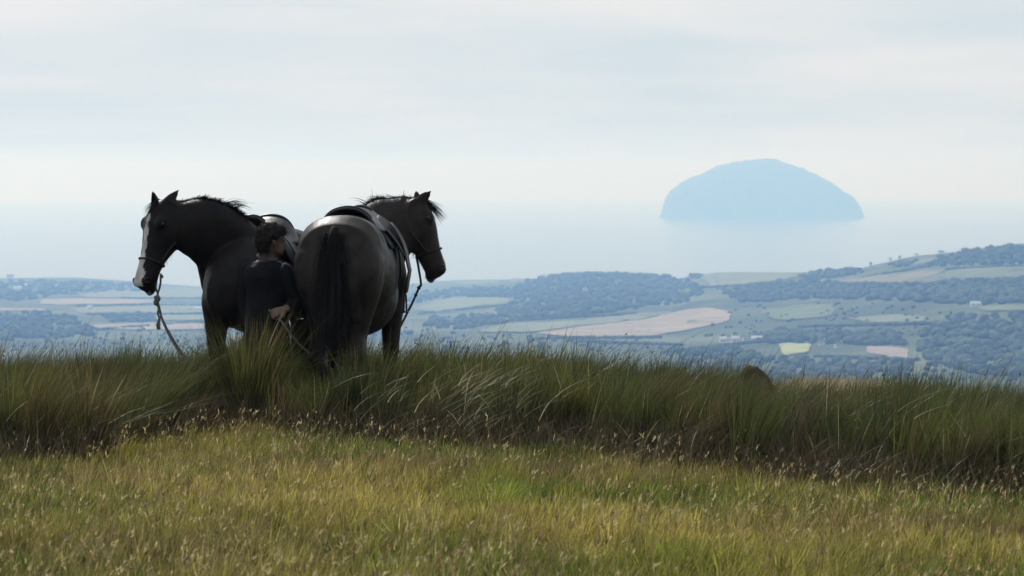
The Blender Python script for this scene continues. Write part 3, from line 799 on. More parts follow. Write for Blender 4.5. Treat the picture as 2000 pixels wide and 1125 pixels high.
def make_meadow():
    L_ = []
    def spot(k, ex=0.35):
        y = 11.3 + (27.2 - 11.3) * rng.random(k * 2) ** 1.15
        u = rng.uniform(-480, 2480, k * 2)
        keep = y < front_y(u) + ex
        y, u = y[keep][:k], u[keep][:k]
        x = (u - CX) / F_PX * y
        return x, y, near_ground(x, y), u
    def gpt(px_, py_):
        y = 20.0
        for _ in range(12):
            x = (px_ - CX) / F_PX * y; y = -(float(near_ground(x, y)) + 0.15) * F_PX / (py_ - HORIZ)
        return (px_ - CX) / F_PX * y, y
    # where each kind of grass grows: green, gold, brown, lush
    PATCH = [('g', 60, 960, .7, 1.3), ('g', 150, 1080, .6, .8), ('b', 300, 900, .9, 1.0), ('o', 480, 920, .8, 1.3), ('o', 620, 930, .7, 1.2), ('b', 330, 1040, .5, .7), ('g', 800, 1060, .6, .8),
             ('o', 780, 960, .5, .9), ('b', 700, 880, .8, .8), ('l', 965, 945, .24, .55), ('g', 1060, 930, .5, .8), ('o', 1250, 1000, .7, 1.2), ('g', 1150, 1090, .5, .6), ('b', 1120, 900, .9, .7),
             ('g', 1400, 950, .8, 1.0), ('o', 1420, 1060, .5, .8), ('o', 1600, 1010, .6, .9), ('g', 1750, 1050, .6, .8), ('l', 1345, 1060, .25, .4), ('o', 1900, 1040, .6, .8), ('b', 1850, 995, .7, .5), ('g', 1960, 1100, .5, .6), ('o', 560, 1070, .5, .7)]
    PC = {'g': (0.11, 0.155, 0.024), 'o': (0.42, 0.345, 0.09), 'b': (0.18, 0.13, 0.065), 'l': (0.13, 0.235, 0.012)}
    def tint(x, y, col):
        w0 = np.zeros(len(x)); acc = np.zeros((len(x), 3))
        for kd, px_, py_, rx, ry in PATCH:
            cx_, cy_ = gpt(px_, py_)
            w = np.exp(-((x - cx_) / rx) ** 2 - ((y - cy_) / ry) ** 2) * (1.15 if kd == 'l' else 0.95)
            acc += w[:, None] * np.array(PC[kd]); w0 += w
        f = np.clip(w0 + 0.5 * (fbm(x, y, 2.2, 91) - 0.5), 0, 1) * (rng.random(len(x)) < 0.85)
        return col * (1 - f[:, None]) + f[:, None] * acc / np.maximum(w0, 1e-3)[:, None]
    # tufts
    nt = 10800
    tx, ty, tz, tu_ = spot(nt)
    nt = len(tx)
    per = rng.integers(8, 34, nt); ti = np.repeat(np.arange(nt), per); n_ = len(ti)
    tr_ = rng.uniform(0.015, 0.06, nt)
    a = rng.uniform(0, 2 * np.pi, n_); q = np.sqrt(rng.random(n_)) * tr_[ti]
    x, y = tx[ti] + np.cos(a) * q, ty[ti] + np.sin(a) * q
    z = near_ground(x, y)
    oli, gre, stw, bro = [np.array(v) for v in ((0.245, 0.228, 0.038), (0.12, 0.168, 0.023), (0.46, 0.38, 0.15), (0.17, 0.12, 0.06))]
    m1 = fbm(tx, ty * 0.7, 0.55, 41); pick = rng.random(nt)
    tcol = oli * np.ones((nt, 1)); wg = np.clip((m1 - 0.47) * 8 + rng.normal(0, 0.4, nt), 0, 1)[:, None]
    tcol = oli * (1 - wg) + gre * wg
    tcol[pick < 0.10] = stw; tcol[pick > 0.88] = bro
    tcol = tint(tx, ty, tcol) * rng.uniform(0.55, 1.5, (nt, 1))
    lush = np.zeros(nt, bool)
    for kd, px_, py_, rx, ry in PATCH:
        if kd == 'l':
            c_ = gpt(px_, py_); lush |= ((tx - c_[0]) / rx) ** 2 + ((ty - c_[1]) / ry) ** 2 < 1
    col = tcol[ti] * rng.uniform(0.6, 1.5, (n_, 1))
    col[(rng.random(n_) < 0.07) & ~lush[ti]] = stw
    TH = rng.uniform(0.06, 0.20, nt) * (0.6 + 0.9 * fbm(tx, ty, 1.6, 51)); TH[lush] = rng.uniform(0.16, 0.24, lush.sum())
    H = TH[ti] * (1 - 0.5 * rng.random(n_) ** 1.5)
    an = a * 1.0; lx = np.cos(a) * q / tr_[ti] * 0.35 + 0.16 + rng.normal(0, 0.22, n_); ly = np.sin(a) * q / tr_[ti] * 0.35 + rng.normal(0, 0.22, n_)
    le = np.hypot(lx, ly) + 1e-3; ld = np.stack([lx, ly], 1) / le[:, None]
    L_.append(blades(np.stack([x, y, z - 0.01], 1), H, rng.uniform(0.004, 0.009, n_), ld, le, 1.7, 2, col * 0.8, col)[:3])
    # short thatch between the tufts
    x, y, z, u = spot(72000); n_ = len(x)
    col = tint(x, y, (oli * 0.8) * np.ones((n_, 1))) * rng.uniform(0.4, 1.2, (n_, 1))
    an = rng.uniform(0, 2 * np.pi, n_)
    L_.append(blades(np.stack([x, y, z - 0.01], 1), rng.uniform(0.04, 0.11, n_), rng.uniform(0.004, 0.009, n_), np.stack([np.cos(an), np.sin(an)], 1), rng.uniform(0.2, 1.0, n_), 1.5, 2, col, col)[:3])
    # flowering stalks; each ends in a loose nodding head of several spikelets
    x, y, z, u = spot(9000, 0.25)
    n_ = len(x); m = fbm(x, y, 0.8, 71)
    keep = (rng.random(n_) < np.clip((m - 0.36) * 3.2, 0.04, 1)) & ((y < front_y(u) - 1.3) | (rng.random(n_) < 0.07)); x, y, z = x[keep], y[keep], z[keep]; n_ = len(x)
    an = rng.normal(0.0, 0.9, n_); ld = np.stack([np.cos(an), np.sin(an)], 1); le = rng.uniform(0.05, 0.6, n_)
    c = np.array([0.27, 0.21, 0.095])[None] * rng.uniform(0.5, 1.3, (n_, 1))
    V, F, Cc, T = blades(np.stack([x, y, z], 1), rng.uniform(0.14, 0.34, n_), rng.uniform(0.002, 0.004, n_), ld, le, 2.0, 3, c, c)
    L_.append((V, F, Cc))
    tip, mid = T[:, 6], T[:, 4]
    hue = np.array([0.46, 0.385, 0.19])[None] * rng.uniform(0.35, 1.6, (n_, 1)); hue[rng.random(n_) < 0.35] *= np.array([0.62, 0.48, 0.46])
    for k in range(4):
        f = rng.uniform(0.0, 0.3, n_)[:, None]
        p = tip * (1 - f) + mid * f
        a2 = an + rng.normal(0, 0.8, n_)
        L_.append(blades(p, rng.uniform(0.008, 0.028, n_), rng.uniform(0.0035, 0.0075, n_), np.stack([np.cos(a2), np.sin(a2)], 1), rng.uniform(-0.2, 1.6, n_), 1.2, 2, hue, hue)[:3])
    V, F, Cc = cat_blades(L_)
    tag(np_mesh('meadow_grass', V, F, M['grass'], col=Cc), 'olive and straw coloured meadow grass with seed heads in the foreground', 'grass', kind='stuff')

make_rushes(); make_straw(); make_meadow()

# ------------------------------------------------------------------ boulder
bc = pix(1470, 800, 27.9)
gz = float(near_ground(bc[0], bc[1]))
V, F = ellipsoid((bc[0], bc[1], gz + 0.2), (0.19, 0, 0), (0, 0.17, 0), (0, 0, 0.41), 28, 20)
for i in range(len(V)):
    q = Vector((V[i] - bc) * 5.0)
    d = 1 + 0.2 * mnoise.noise(q) + 0.12 * mnoise.noise(q * 2.3) + 0.05 * mnoise.noise(q * 6)
    V[i] = np.array([bc[0], bc[1], gz + 0.2]) + (V[i] - np.array([bc[0], bc[1], gz + 0.2])) * d
    if V[i][2] < gz + 0.25: V[i][:2] = bc[:2] + (V[i][:2] - bc[:2]) * 1.15
ztop_target = pix(1470, 711, bc[1])[2]
V[:, 2] += ztop_target - V[:, 2].max()
tag(np_mesh('boulder', V, F, M['stone']), 'brown rounded boulder peeping out of the rushes at right', 'boulder')

# ------------------------------------------------------------------ horses
# torso sections in horse space: x forward, y left, z up:  x, z_top, z_bottom, half width
TOR = np.array([
    (0.76, 1.22, 1.02, 0.06), (0.72, 1.34, 0.94, 0.17), (0.60, 1.46, 0.86, 0.255), (0.42, 1.58, 0.82, 0.295), (0.15, 1.68, 0.80, 0.31),
    (-0.12, 1.61, 0.79, 0.345), (-0.38, 1.61, 0.82, 0.36), (-0.58, 1.66, 0.92, 0.35), (-0.76, 1.665, 0.98, 0.345),
    (-0.92, 1.60, 1.02, 0.30), (-1.02, 1.46, 1.10, 0.20), (-1.06, 1.36, 1.18, 0.08)])
def tor(x):
    o_ = TOR[::-1]
    return [float(np.interp(x, o_[:, 0], o_[:, k])) for k in (1, 2, 3)]

HEAD = np.array([  # t along head, forehead side, jaw side, half width
    (-0.07, 0.02, 0.03, 0.03), (-0.03, 0.07, 0.09, 0.075), (0.05, 0.10, 0.13, 0.10), (0.16, 0.112, 0.165, 0.112), (0.27, 0.115, 0.19, 0.118),
    (0.40, 0.10, 0.185, 0.105), (0.52, 0.085, 0.145, 0.085), (0.64, 0.075, 0.112, 0.072), (0.76, 0.072, 0.098, 0.070), (0.86, 0.072, 0.095, 0.072),
    (0.94, 0.058, 0.085, 0.066), (0.985, 0.03, 0.062, 0.048), (1.0, 0.005, 0.035, 0.02)])

class Horse: pass

def build_horse(name, o_xy, yaw_h, scale, neck, poll, muzzle, face_n, neck_n, label, stance, blaze, coat_rgb, ear_tips, bulk=1.0, belly=0.0, hind=0.16):
    """neck: list of (centre, half depth, half width); poll/muzzle world points; face_n: direction the forehead faces"""
    gz_ = float(near_ground(o_xy[0], o_xy[1]))
    O = np.array([o_xy[0], o_xy[1], gz_])
    h_ = np.array([math.cos(yaw_h), math.sin(yaw_h), 0]); l_ = np.array([-h_[1], h_[0], 0]); up = np.array([0, 0, 1.0])
    T = lambda x, y, z: O + scale * (x * h_ + y * l_ + z * up)
    hs = Horse(); hs.T, hs.h, hs.l, hs.O, hs.s = T, h_, l_, O, scale
    parts = []
    parts.append(loft([ring(T(x, 0, (a + b) / 2), l_ * w * scale, up * (a - b) / 2 * scale, 32, 2.15 if x > -0.5 else 2.4) for x, a, b, w in TOR]))
    if belly: parts.append(ellipsoid(T(-0.08, 0, 1.02), h_ * .55 * scale, l_ * .33 * scale, up * (.22 + belly) * scale, 24, 14))
    def leg(pts):
        rings = []
        P = np.array([p[:3] for p in pts])
        Q = catmull(np.array([p[:5] for p in pts]), 4)
        for q in Q:
            rings.append(ring(T(*q[:3]), h_ * q[3] * scale, l_ * q[4] * scale, 18))
        parts.append(loft(rings))
    for sd, (fx, hx) in zip((1, -1), stance):
        leg([(0.40, sd * .17, 1.30, .17, .10), (0.44, sd * .20, 1.08, .17, .115), (0.42, sd * .20, 0.90, .135, .10), (0.43 + fx * .3, sd * .19, 0.72, .092, .078),
             (0.44 + fx * .6, sd * .185, 0.52, .072, .066), (0.43 + fx * .75, sd * .185, 0.46, .06, .055), (0.42 + fx, sd * .185, 0.25, .05, .048), (0.43 + fx, sd * .185, 0.14, .072, .07), (0.47 + fx, sd * .185, 0.07, .085, .085), (0.48 + fx, sd * .185, -0.02, .095, .092)])
        leg([(-0.72, sd * .15, 1.52, .20, .13), (-0.78, sd * .19, 1.32, .26, .165), (-0.80, sd * .19, 1.10, .245, .145), (-0.76, sd * (hind + .02), 0.90, .18, .12), (-0.80 + hx * .3, sd * (hind + .01), 0.72, .12, .085),
             (-0.90 + hx * .6, sd * .165, 0.58, .085, .068), (-0.91 + hx * .75, sd * hind, 0.48, .065, .058), (-0.88 + hx, sd * hind, 0.28, .055, .052), (-0.85 + hx, sd * hind, 0.14, .075, .072), (-0.80 + hx, sd * hind, 0.07, .09, .088), (-0.79 + hx, sd * hind, -0.02, .10, .095)])
    for sd in (1, -1):
        parts.append(tube([T(-0.86, sd * .13, 1.52), T(-0.99, sd * .135, 1.32), T(-1.0, sd * .13, 1.08), T(-0.92, sd * .13, 0.86)], np.array([.03, .07, .085, .05]) * scale, 12))
        parts.append(tube([T(0.30, sd * .22, 1.38), T(0.22, sd * .27, 1.18), T(0.34, sd * .25, 1.00)], np.array([.07, .09, .06]) * scale, 12))
    # neck
    cs = np.array([c for c, _, _ in neck]); Q = catmull(np.hstack([cs, [[a, b] for _, a, b in neck]]), 4)
    tg = np.gradient(Q[:, :3], axis=0); rings = []
    crest, under = [], []
    for q, t in zip(Q, tg):
        t = nrm(t); side = nrm(np.cross(t, neck_n)); dep = nrm(np.cross(side, t))     # dep points to the throat or crest
        rings.append(ring(q[:3], side * q[4], dep * q[3], 24, 2.1))
        crest.append((q[:3] - dep * q[3], side, -dep)); under.append(q[:3] + dep * q[3])
    parts.append(loft(rings))
    # head
    ax = muzzle - poll; Lh = np.linalg.norm(ax); ax = ax / Lh
    fn = nrm(face_n - ax * np.dot(face_n, ax)); sd_ = np.cross(fn, ax)
    k = Lh / 0.70 * bulk
    def HP(t, lat, front): return poll + ax * t * Lh + sd_ * lat + fn * front
    hs.HP, hs.ax, hs.fn, hs.sd, hs.Lh, hs.k = HP, ax, fn, sd_, Lh, k
    def hsec(t): return [float(np.interp(t, HEAD[:, 0], HEAD[:, j])) * k for j in (1, 2, 3)]
    hs.hsec = hsec
    rings = []
    for t in np.linspace(-0.07, 1.0, 30):
        f, b_, w = hsec(t)
        rings.append(ring(HP(t, 0, (f - b_) / 2), sd_ * w, fn * (f + b_) / 2, 24, 2.25))
    parts.append(loft(rings))
    # brow, cheek and nostril masses, lower lip
    for s_ in (-1, 1):
        parts.append(ellipsoid(HP(0.24, s_ * .088 * k, .065 * k), ax * .055 * k, fn * .04 * k, sd_ * .035 * k))
        parts.append(ellipsoid(HP(0.28, s_ * .055 * k, -.09 * k), ax * .13 * k, fn * .10 * k, sd_ * .068 * k))
        parts.append(ellipsoid(HP(0.91, s_ * .045 * k, .025 * k), ax * .045 * k, fn * .035 * k, sd_ * .033 * k))
    parts.append(ellipsoid(HP(0.955, 0, -.07 * k), ax * .05 * k, fn * .035 * k, sd_ * .045 * k))
    # ears: pointed leaf shapes, thick enough to stay closed
    for s_, tip in zip((-1, 1), ear_tips):
        b0 = HP(0.015, s_ * .062 * k, .045 * k)
        e = tip - b0; L_e = np.linalg.norm(e); e = e / L_e
        out = nrm(sd_ * s_ + fn * 0.4 - e * np.dot(sd_ * s_ + fn * 0.4, e)); ot = np.cross(e, out)
        rings = []
        for t, r1, r2 in ((-.25, .03, .025), (0, .034, .026), (.2, .042, .022), (.45, .040, .018), (.7, .027, .014), (.9, .013, .009), (1.02, .003, .003)):
            rings.append(ring(b0 + e * t * L_e, ot * r1 * k, out * r2 * k, 14))
        parts.append(loft(rings))
    V, Fq = fused(parts, 0.0125, 12, 0.5)
    dsp = np.array([mnoise.noise(Vector(v * 5.5)) * 0.006 + mnoise.noise(Vector(v * 13)) * 0.002 for v in V])     # muscle relief
    V[:, 0] += dsp; V[:, 2] += dsp * 0.6
    # coat colour: dark, white blaze on the face, paler muzzle
    rel = V - poll
    t = rel @ ax / Lh; lat = np.abs(rel @ sd_) / k; fr = (rel @ fn) / k
    col = np.tile(np.array(coat_rgb), (len(V), 1))
    if blaze is not None:
        wt = np.interp(t, [q[0] for q in blaze], [q[1] for q in blaze], left=0, right=0)
        wob = 0.006 * np.sin(t * 40)
        m_ = (lat < wt + wob) & (fr > 0.02) & (t > blaze[0][0]) & (t < blaze[-1][0])
        col[m_] = (0.60, 0.57, 0.53)
        m2 = (t > 0.72) & (t < 0.99) & (lat < wt * 0.8) & (fr > 0.0) & (fr < 0.03)
        col[m2] = (0.36, 0.26, 0.22)
        m3 = (t > 0.965) & (fr < -0.045) & (lat < 0.03)
        col[m3] = (0.3, 0.27, 0.25)
    root = empty(name, tuple(O))
    tag(root, label, 'horse', 'two saddled heavy horses')
    body = np_mesh('body', V, Fq, M['coat'], root, col=col)
    for s_ in (-1, 1):
        np_mesh('eye', *ellipsoid(HP(0.255, s_ * .112 * k, .058 * k), ax * .021, fn * .017, sd_ * .014), M['eye'], root)
        np_mesh('nostril', *tube([HP(0.90 + a * .028, s_ * (.073 - .004 * abs(c)) * k, (.028 + c * .019) * k) for a, c in ((-1, 0), (-.4, 1), (.6, .8), (1, 0), (.4, -.9), (-.6, -.8), (-1, 0))], .006 * k, 6), M['eye'], root)
    hs.root, hs.crest, hs.under, hs.neck = root, crest, under, Q
    return hs

def hair_obj(name, parent, base, dirs, L_, W, n_seg, droop, col, jitter=0.15):
    """strands from base along dirs with gravity droop"""
    n_ = len(base)
    d = dirs + rng.normal(0, jitter, (n_, 3)); d /= np.linalg.norm(d, axis=1)[:, None]
    a = rng.normal(0, 1, (n_, 3)); s_ = np.cross(d, a); s_ /= np.linalg.norm(s_, axis=1)[:, None]
    P = []
    for k in range(n_seg + 1):
        t = k / n_seg
        p = base + d * (L_ * t)[:, None] + np.array([0, 0, -1]) * (droop * L_ * t * t)[:, None]
        w = s_ * (W * 0.5 * (1 - 0.75 * t))[:, None]
        P += [p - w, p + w]
    nv = 2 * (n_seg + 1)
    V = np.stack(P, 1).reshape(-1, 3)
    q = np.array([(2 * k, 2 * k + 1, 2 * k + 3, 2 * k + 2) for k in range(n_seg)])
    F = (q[None] + (np.arange(n_) * nv)[:, None, None]).reshape(-1, 4)
    cc = np.repeat(np.array(col)[None] * rng.uniform(0.6, 1.5, (n_, 1)), nv, axis=0)
    return tag(np_mesh(name, V, F, M['hair'], parent, col=cc), kind='stuff')

BLK = (0.016, 0.0125, 0.0102)
# --- left horse: faces the camera, neck and head swung to the left of the picture
LY = 27.6
left = build_horse(
    'draft_horse', (-2.10, 27.97), math.radians(180 + 75), 0.955,
    [(pix(478, 560, 27.95), .34, .25), (pix(462, 515, 27.84), .33, .225), (pix(437, 476, 27.72), .285, .175), (pix(405, 452, 27.64), .265, .15), (pix(374, 441, 27.6), .235, .13), (pix(350, 433, 27.6), .188, .115), (pix(332, 424, 27.6), .145, .10), (pix(312, 414, 27.59), .10, .085)],
    pix(323, 402, 27.60), pix(277, 567, 27.42), nrm((-0.72, -0.64, 0.28)), nrm((-0.85, -0.12, -0.5)),
    'black heavy horse with white blaze facing left, saddled, behind the standing person',
    ((0.0, 0.0), (0.05, 0.06)), [(0.14, 0.003), (0.24, 0.018), (0.4, 0.025), (0.6, 0.022), (0.75, 0.036), (0.88, 0.052), (0.95, 0.05), (0.97, 0.045)],
    BLK, (pix(297, 372, 27.52), pix(352, 368, 27.62)), 1.10)
# --- right horse: seen from behind, head turned to the right of the picture
right = build_horse(
    'draft_horse', (-1.258, 27.98), math.radians(90 - 8), 1.025,
    [(pix(715, 552, 28.45), .33, .25), (pix(722, 506, 28.62), .29, .22), (pix(738, 470, 28.70), .285, .185), (pix(757, 450, 28.74), .29, .155), (pix(780, 436, 28.76), .25, .13), (pix(800, 424, 28.78), .19, .11), (pix(822, 414, 28.78), .13, .09)],
    pix(806, 398, 28.78), pix(860, 541, 28.72), nrm((0.93, 0.12, 0.34)), nrm((0.92, -0.1, -0.35)),
    'dark heavy horse seen from behind, saddled, head turned right',
    ((0.05, 0.0), (0.0, 0.05)), [(0.2, 0.004), (0.3, 0.018), (0.6, 0.02), (0.85, 0.03), (0.95, 0.03)],
    (0.032, 0.0255, 0.021), (pix(843, 372, 28.70), pix(812, 371, 28.9)), 1.24, 0.12, 0.125)

def make_mane(hs, fall_dir, n_, lo, hi, up_w, name='mane', t0=0.12, t1=1.0):
    cr = hs.crest; k = rng.uniform(t0, t1, n_) * (len(cr) - 1.001)
    i = k.astype(int); f = (k - i)[:, None]
    P = np.array([c[0] for c in cr]); S = np.array([c[1] for c in cr]); N = np.array([c[2] for c in cr])
    base = P[i] * (1 - f) + P[i + 1] * f - N[i] * 0.012 + S[i] * rng.normal(0, 0.018, (n_, 1))
    lk = (k * 9).astype(int)                                  # strands gather in uneven locks
    lock_d = rng.normal(0, 0.28, (400, 3)); lock_l = rng.uniform(0.5, 1.35, 400)
    d = N[i] * up_w + np.array(fall_dir)[None] + lock_d[lk] + rng.normal(0, 0.13, (n_, 3))
    d /= np.linalg.norm(d, axis=1)[:, None]
    return hair_obj(name, hs.root, base, d, rng.uniform(lo, hi, n_) * lock_l[lk] * np.clip(1.25 - 0.9 * (k / len(cr)) ** 3, 0.4, 1.2), rng.uniform(0.004, 0.008, n_), 4, rng.uniform(0.3, 0.9, n_), (0.008, 0.011, 0.010))

make_mane(left, (0.35, 0.0, 0.0), 3200, 0.025, 0.065, 1.0, t0=0.3)
# wind-blown lock low on the left horse's mane
b0 = np.array([pix(447 + rng.uniform(-17, 17), 400 + rng.uniform(-4, 8), 27.74) for _ in range(60)])
hair_obj('mane_lock', left.root, b0, np.tile(nrm((0.9, 0.0, 0.55))[None], (60, 1)), rng.uniform(0.10, 0.2, 60), rng.uniform(0.004, 0.007, 60), 5, rng.uniform(0.3, 0.65, 60), (0.012, 0.011, 0.01), 0.12)
make_mane(right, (-0.1, 0.3, 0.0), 2200, 0.025, 0.065, 1.0, t0=0.35)
make_mane(right, (-0.25, -0.5, -0.2), 500, 0.08, 0.18, 0.7, name='mane', t0=0.3)
def forelock(hs, n_, lo, hi):
    b_ = np.array([hs.HP(rng.uniform(-0.03, 0.05), rng.normal(0, 0.03), 0.085 * hs.k) for _ in range(n_)])
    hair_obj('forelock', hs.root, b_, np.tile((hs.fn * 0.55 + hs.ax * 0.75)[None], (n_, 1)), rng.uniform(lo, hi, n_), rng.uniform(0.003, 0.006, n_), 4, rng.uniform(0.05, 0.3, n_), (0.012, 0.011, 0.01), 0.16)
forelock(left, 90, 0.05, 0.12); forelock(right, 160, 0.10, 0.22)
def beard(hs, n_):
    b_ = np.array([hs.HP(t, rng.normal(0, 0.02), -hs.hsec(t)[1] + 0.012) for t in rng.uniform(0.45, 0.9, n_)])
    hair_obj('chin_hair', hs.root, b_, np.tile(nrm((0, 0, -1.0))[None], (n_, 1)), rng.uniform(0.02, 0.075, n_), rng.uniform(0.002, 0.004, n_), 3, np.zeros(n_), (0.012, 0.011, 0.01), 0.2)
beard(right, 110); beard(left, 50)

# tails
def tail(hs, n_):
    T = hs.T
    core = tube([T(-0.98, 0, 1.56), T(-1.06, 0, 1.47), T(-1.09, 0.0, 1.25), T(-1.10, 0.0, 0.95), T(-1.09, 0.0, 0.65), T(-1.08, 0, 0.50)], [.035, .04, .045, .045, .04, .02], 14, ref=(0, 1, 0), per=6)
    o_ = np_mesh('tail', *core, M['tail'], hs.root)
    zz = 1.53 - 0.55 * rng.random(n_) ** 1.4; y_ = rng.normal(0, 0.038, n_)
    b_ = np.array([T(-1.03 - 0.09 * min(1, (1.55 - z_) / 0.25), y, z_) for z_, y in zip(zz, y_)])
    hair_obj('tail_hair', o_, b_, np.array([T(-0.05, y * 1.1, -1) - hs.O for y in y_]), rng.uniform(0.25, 0.6, n_), rng.uniform(0.004, 0.009, n_), 5, np.zeros(n_), (0.018, 0.0148, 0.0125), 0.05)
tail(left, 300); tail(right, 2200)

# ------------------------------------------------------------------ tack
def drape(hs, xs, phis, offf, drop=0.0, nd=0):
    """grid over the barrel: phi from the spine, positive to the left side"""
    rows = []
    for x in xs:
        zt_, zb2, w = tor(x); zc, hh = (zt_ + zb2) / 2, (zt_ - zb2) / 2
        row = []
        for ph in phis:
            of = offf(x, ph)
            row.append(hs.T(x, (w + of) * math.sin(ph), zc + (hh + of) * math.cos(ph)))
        rows.append(row)
    return np.array(rows)

def sheet(name, G, thick, mat, parent, outward):
    """closed slab from grid G (a,b,3) with thickness along outward (function of grid)"""
    a, b_, _ = G.shape
    du = np.gradient(G, axis=0); dv = np.gradient(G, axis=1)
    N = np.cross(du, dv); N /= np.linalg.norm(N, axis=2)[..., None] + 1e-9
    if np.sum(N * outward) < 0: N = -N
    G2 = G + N * thick
    V = np.vstack([G.reshape(-1, 3), G2.reshape(-1, 3)]); o_ = a * b_
    F = []
    for i in range(a - 1):
        for j in range(b_ - 1):
            p = [i * b_ + j, i * b_ + j + 1, (i + 1) * b_ + j + 1, (i + 1) * b_ + j]
            F.append(p[::-1]); F.append([q + o_ for q in p])
    edge = [(0, j) for j in range(b_)] + [(i, b_ - 1) for i in range(1, a)] + [(a - 1, j) for j in range(b_ - 2, -1, -1)] + [(i, 0) for i in range(a - 2, 0, -1)]
    e = [i * b_ + j for i, j in edge]
    for q in range(len(e)):
        p, r_ = e[q], e[(q + 1) % len(e)]
        F.append([p, r_, r_ + o_, p + o_])
    o = np_mesh(name, V, F, mat, parent)
    bm = bmesh.new(); bm.from_mesh(o.data); bmesh.ops.recalc_face_normals(bm, faces=bm.faces); bm.to_mesh(o.data); bm.free()
    return o

def saddle(hs, label, cant, stir_drop, iron='steel', pom=0.05, fend=0.03):
    T = hs.T
    t = empty('saddle', tuple(T(-0.15, 0, tor(-0.15)[0])))
    up = np.array([0, 0, 1.0])
    # pad
    G = drape(hs, np.linspace(-0.50, 0.16, 12), np.linspace(-1.12, 1.12, 25), lambda x, p: 0.014)
    sheet('saddle_pad', G, 0.012, M['felt'], t, np.tile(up, (12, 25, 1)))
    # seat: dips in the middle, rises to pommel and cantle
    def so(x, p):
        s_ = (x + 0.46) / 0.56
        rear = math.exp(-((s_ - 0.06) / 0.20) ** 2) * cant; front = math.exp(-((s_ - 0.95) / 0.16) ** 2) * pom
        return 0.028 + (0.015 + rear + front) * math.exp(-(p / 0.62) ** 4)
    G = drape(hs, np.linspace(-0.46, 0.10, 22), np.linspace(-0.75, 0.75, 25), so)
    # round the plan outline of the seat
    c = G.mean(axis=(0, 1))
    for i in range(22):
        s_ = i / 21; wv = 0.72 + 0.28 * math.sin(math.pi * min(1, (1 - s_) * 0.72 + 0.16)) - 0.22 * max(0, (s_ - .35)) 
        mid = G[i, 12].copy()
        lat = (G[i] - mid) @ hs.l
        G[i] = G[i] - np.outer(lat * (1 - wv), hs.l)
    sheet('seat', G, 0.02, M['leather2'], t, np.tile(up, (22, 25, 1)))
    rim = [G[1, j] + up * 0.022 for j in range(3, 22)]
    np_mesh('cantle_roll', *tube(rim, 0.014, 8, per=2), M['leather'], t)
    rim = [G[20, j] + up * 0.02 for j in range(6, 19)]
    np_mesh('pommel_roll', *tube(rim, 0.016, 8, per=2), M['leather'], t)
    for sd in (1, -1):
        # flap: rounded panel, standing a little off the horse toward its lower edge
        rows = []
        for v in np.linspace(0, 1, 12):
            ph = 0.42 + 0.93 * v
            half = 0.19 * (1 - 0.25 * (1 - v)) * math.sqrt(max(0.06, 1 - max(0, (v - 0.62) / 0.40) ** 2))
            row = []
            for u_ in np.linspace(-1, 1, 14):
                x = -0.08 + 0.06 * v + half * u_
                zt_, zb2, w = tor(x); zc, hh = (zt_ + zb2) / 2, (zt_ - zb2) / 2
                of = 0.034 + 0.03 * v * v
                row.append(T(x, sd * (w + of) * math.sin(ph), zc + (hh + of) * math.cos(ph)))
            rows.append(row)
        G = np.array(rows)
        sheet('flap', G, 0.012, M['flap'], t, np.tile(hs.l * sd, (12, 14, 1)))
        # stirrup leather: wide fender hanging at the barrel's side
        x0 = -0.02; zt_, zb2, w = tor(x0); zc, hh = (zt_ + zb2) / 2, (zt_ - zb2) / 2
        pth = [(math.sin(p) * (w + .075), zc + math.cos(p) * (hh + .075)) for p in np.linspace(0.7, 1.45, 6)]
        zend = stir_drop
        pth += [(w + .085, zc - 0.0 * hh + 0.0), (w + .07, (zc + zend) / 2), (w + .055, zend)]
        pth = [(a, b_) for a, b_ in pth]
        G = np.array([[T(x0 + q * fend, sd * a, b_) for q in np.linspace(-1, 1, 4)] for a, b_ in pth])
        sheet('stirrup_leather', G, 0.008, M['leather'], t, np.tile(hs.l * sd, (len(pth), 4, 1)))
        # stirrup iron: arch and tread
        yb = sd * (w + .052); z0 = zend
        arch = [T(x0 - .062 * math.cos(a), yb, z0 - 0.155 + 0.155 * math.sin(a) ** 0.75) for a in np.linspace(0.0, math.pi, 13)]
        ir = np_mesh('stirrup', *tube(arch, 0.0075, 8, per=2), M[iron], t)
        tr = np.array([[T(x0 + r_ * 0.066, yb + q * 0.022, z0 - 0.158) for q in (-1, 1)] for r_ in (-1, 0, 1)])
        sheet('tread', tr, 0.009, M[iron], ir, np.tile(up, (3, 2, 1)))
    # girth round the belly
    G = np.array([[T(x, (tor(x)[2] + .008) * math.sin(p), (tor(x)[0] + tor(x)[1]) / 2 + ((tor(x)[0] - tor(x)[1]) / 2 + .008) * math.cos(p)) for p in np.linspace(1.2, 2 * math.pi - 1.2, 30)] for x in (0.10, 0.15, 0.20)])
    o_ = np.tile(-up, (3, 30, 1))
    sheet('girth', G, 0.008, M['leather'], t, o_)
    tag(t, label, 'saddle', 'saddles on the horses')
    return t

saddle(left, 'dark leather saddle with raised cantle on the left horse, beside the person', 0.085, 1.05)
saddle(right, 'dark leather saddle on the horse seen from behind', 0.035, 1.04, 'iron_dark', 0.0, 0.075)

def head_loop(hs, t, off, p0=0, p1=2 * math.pi, n_=22, tilt=0.0):
    P = []
    for p in np.linspace(p0, p1, n_):
        tt = t + tilt * math.cos(p)
        f, b_, w = hs.hsec(tt)
        P.append(hs.HP(tt, (w + off) * math.sin(p), (f - b_) / 2 + ((f + b_) / 2 + off) * math.cos(p)))
    return P

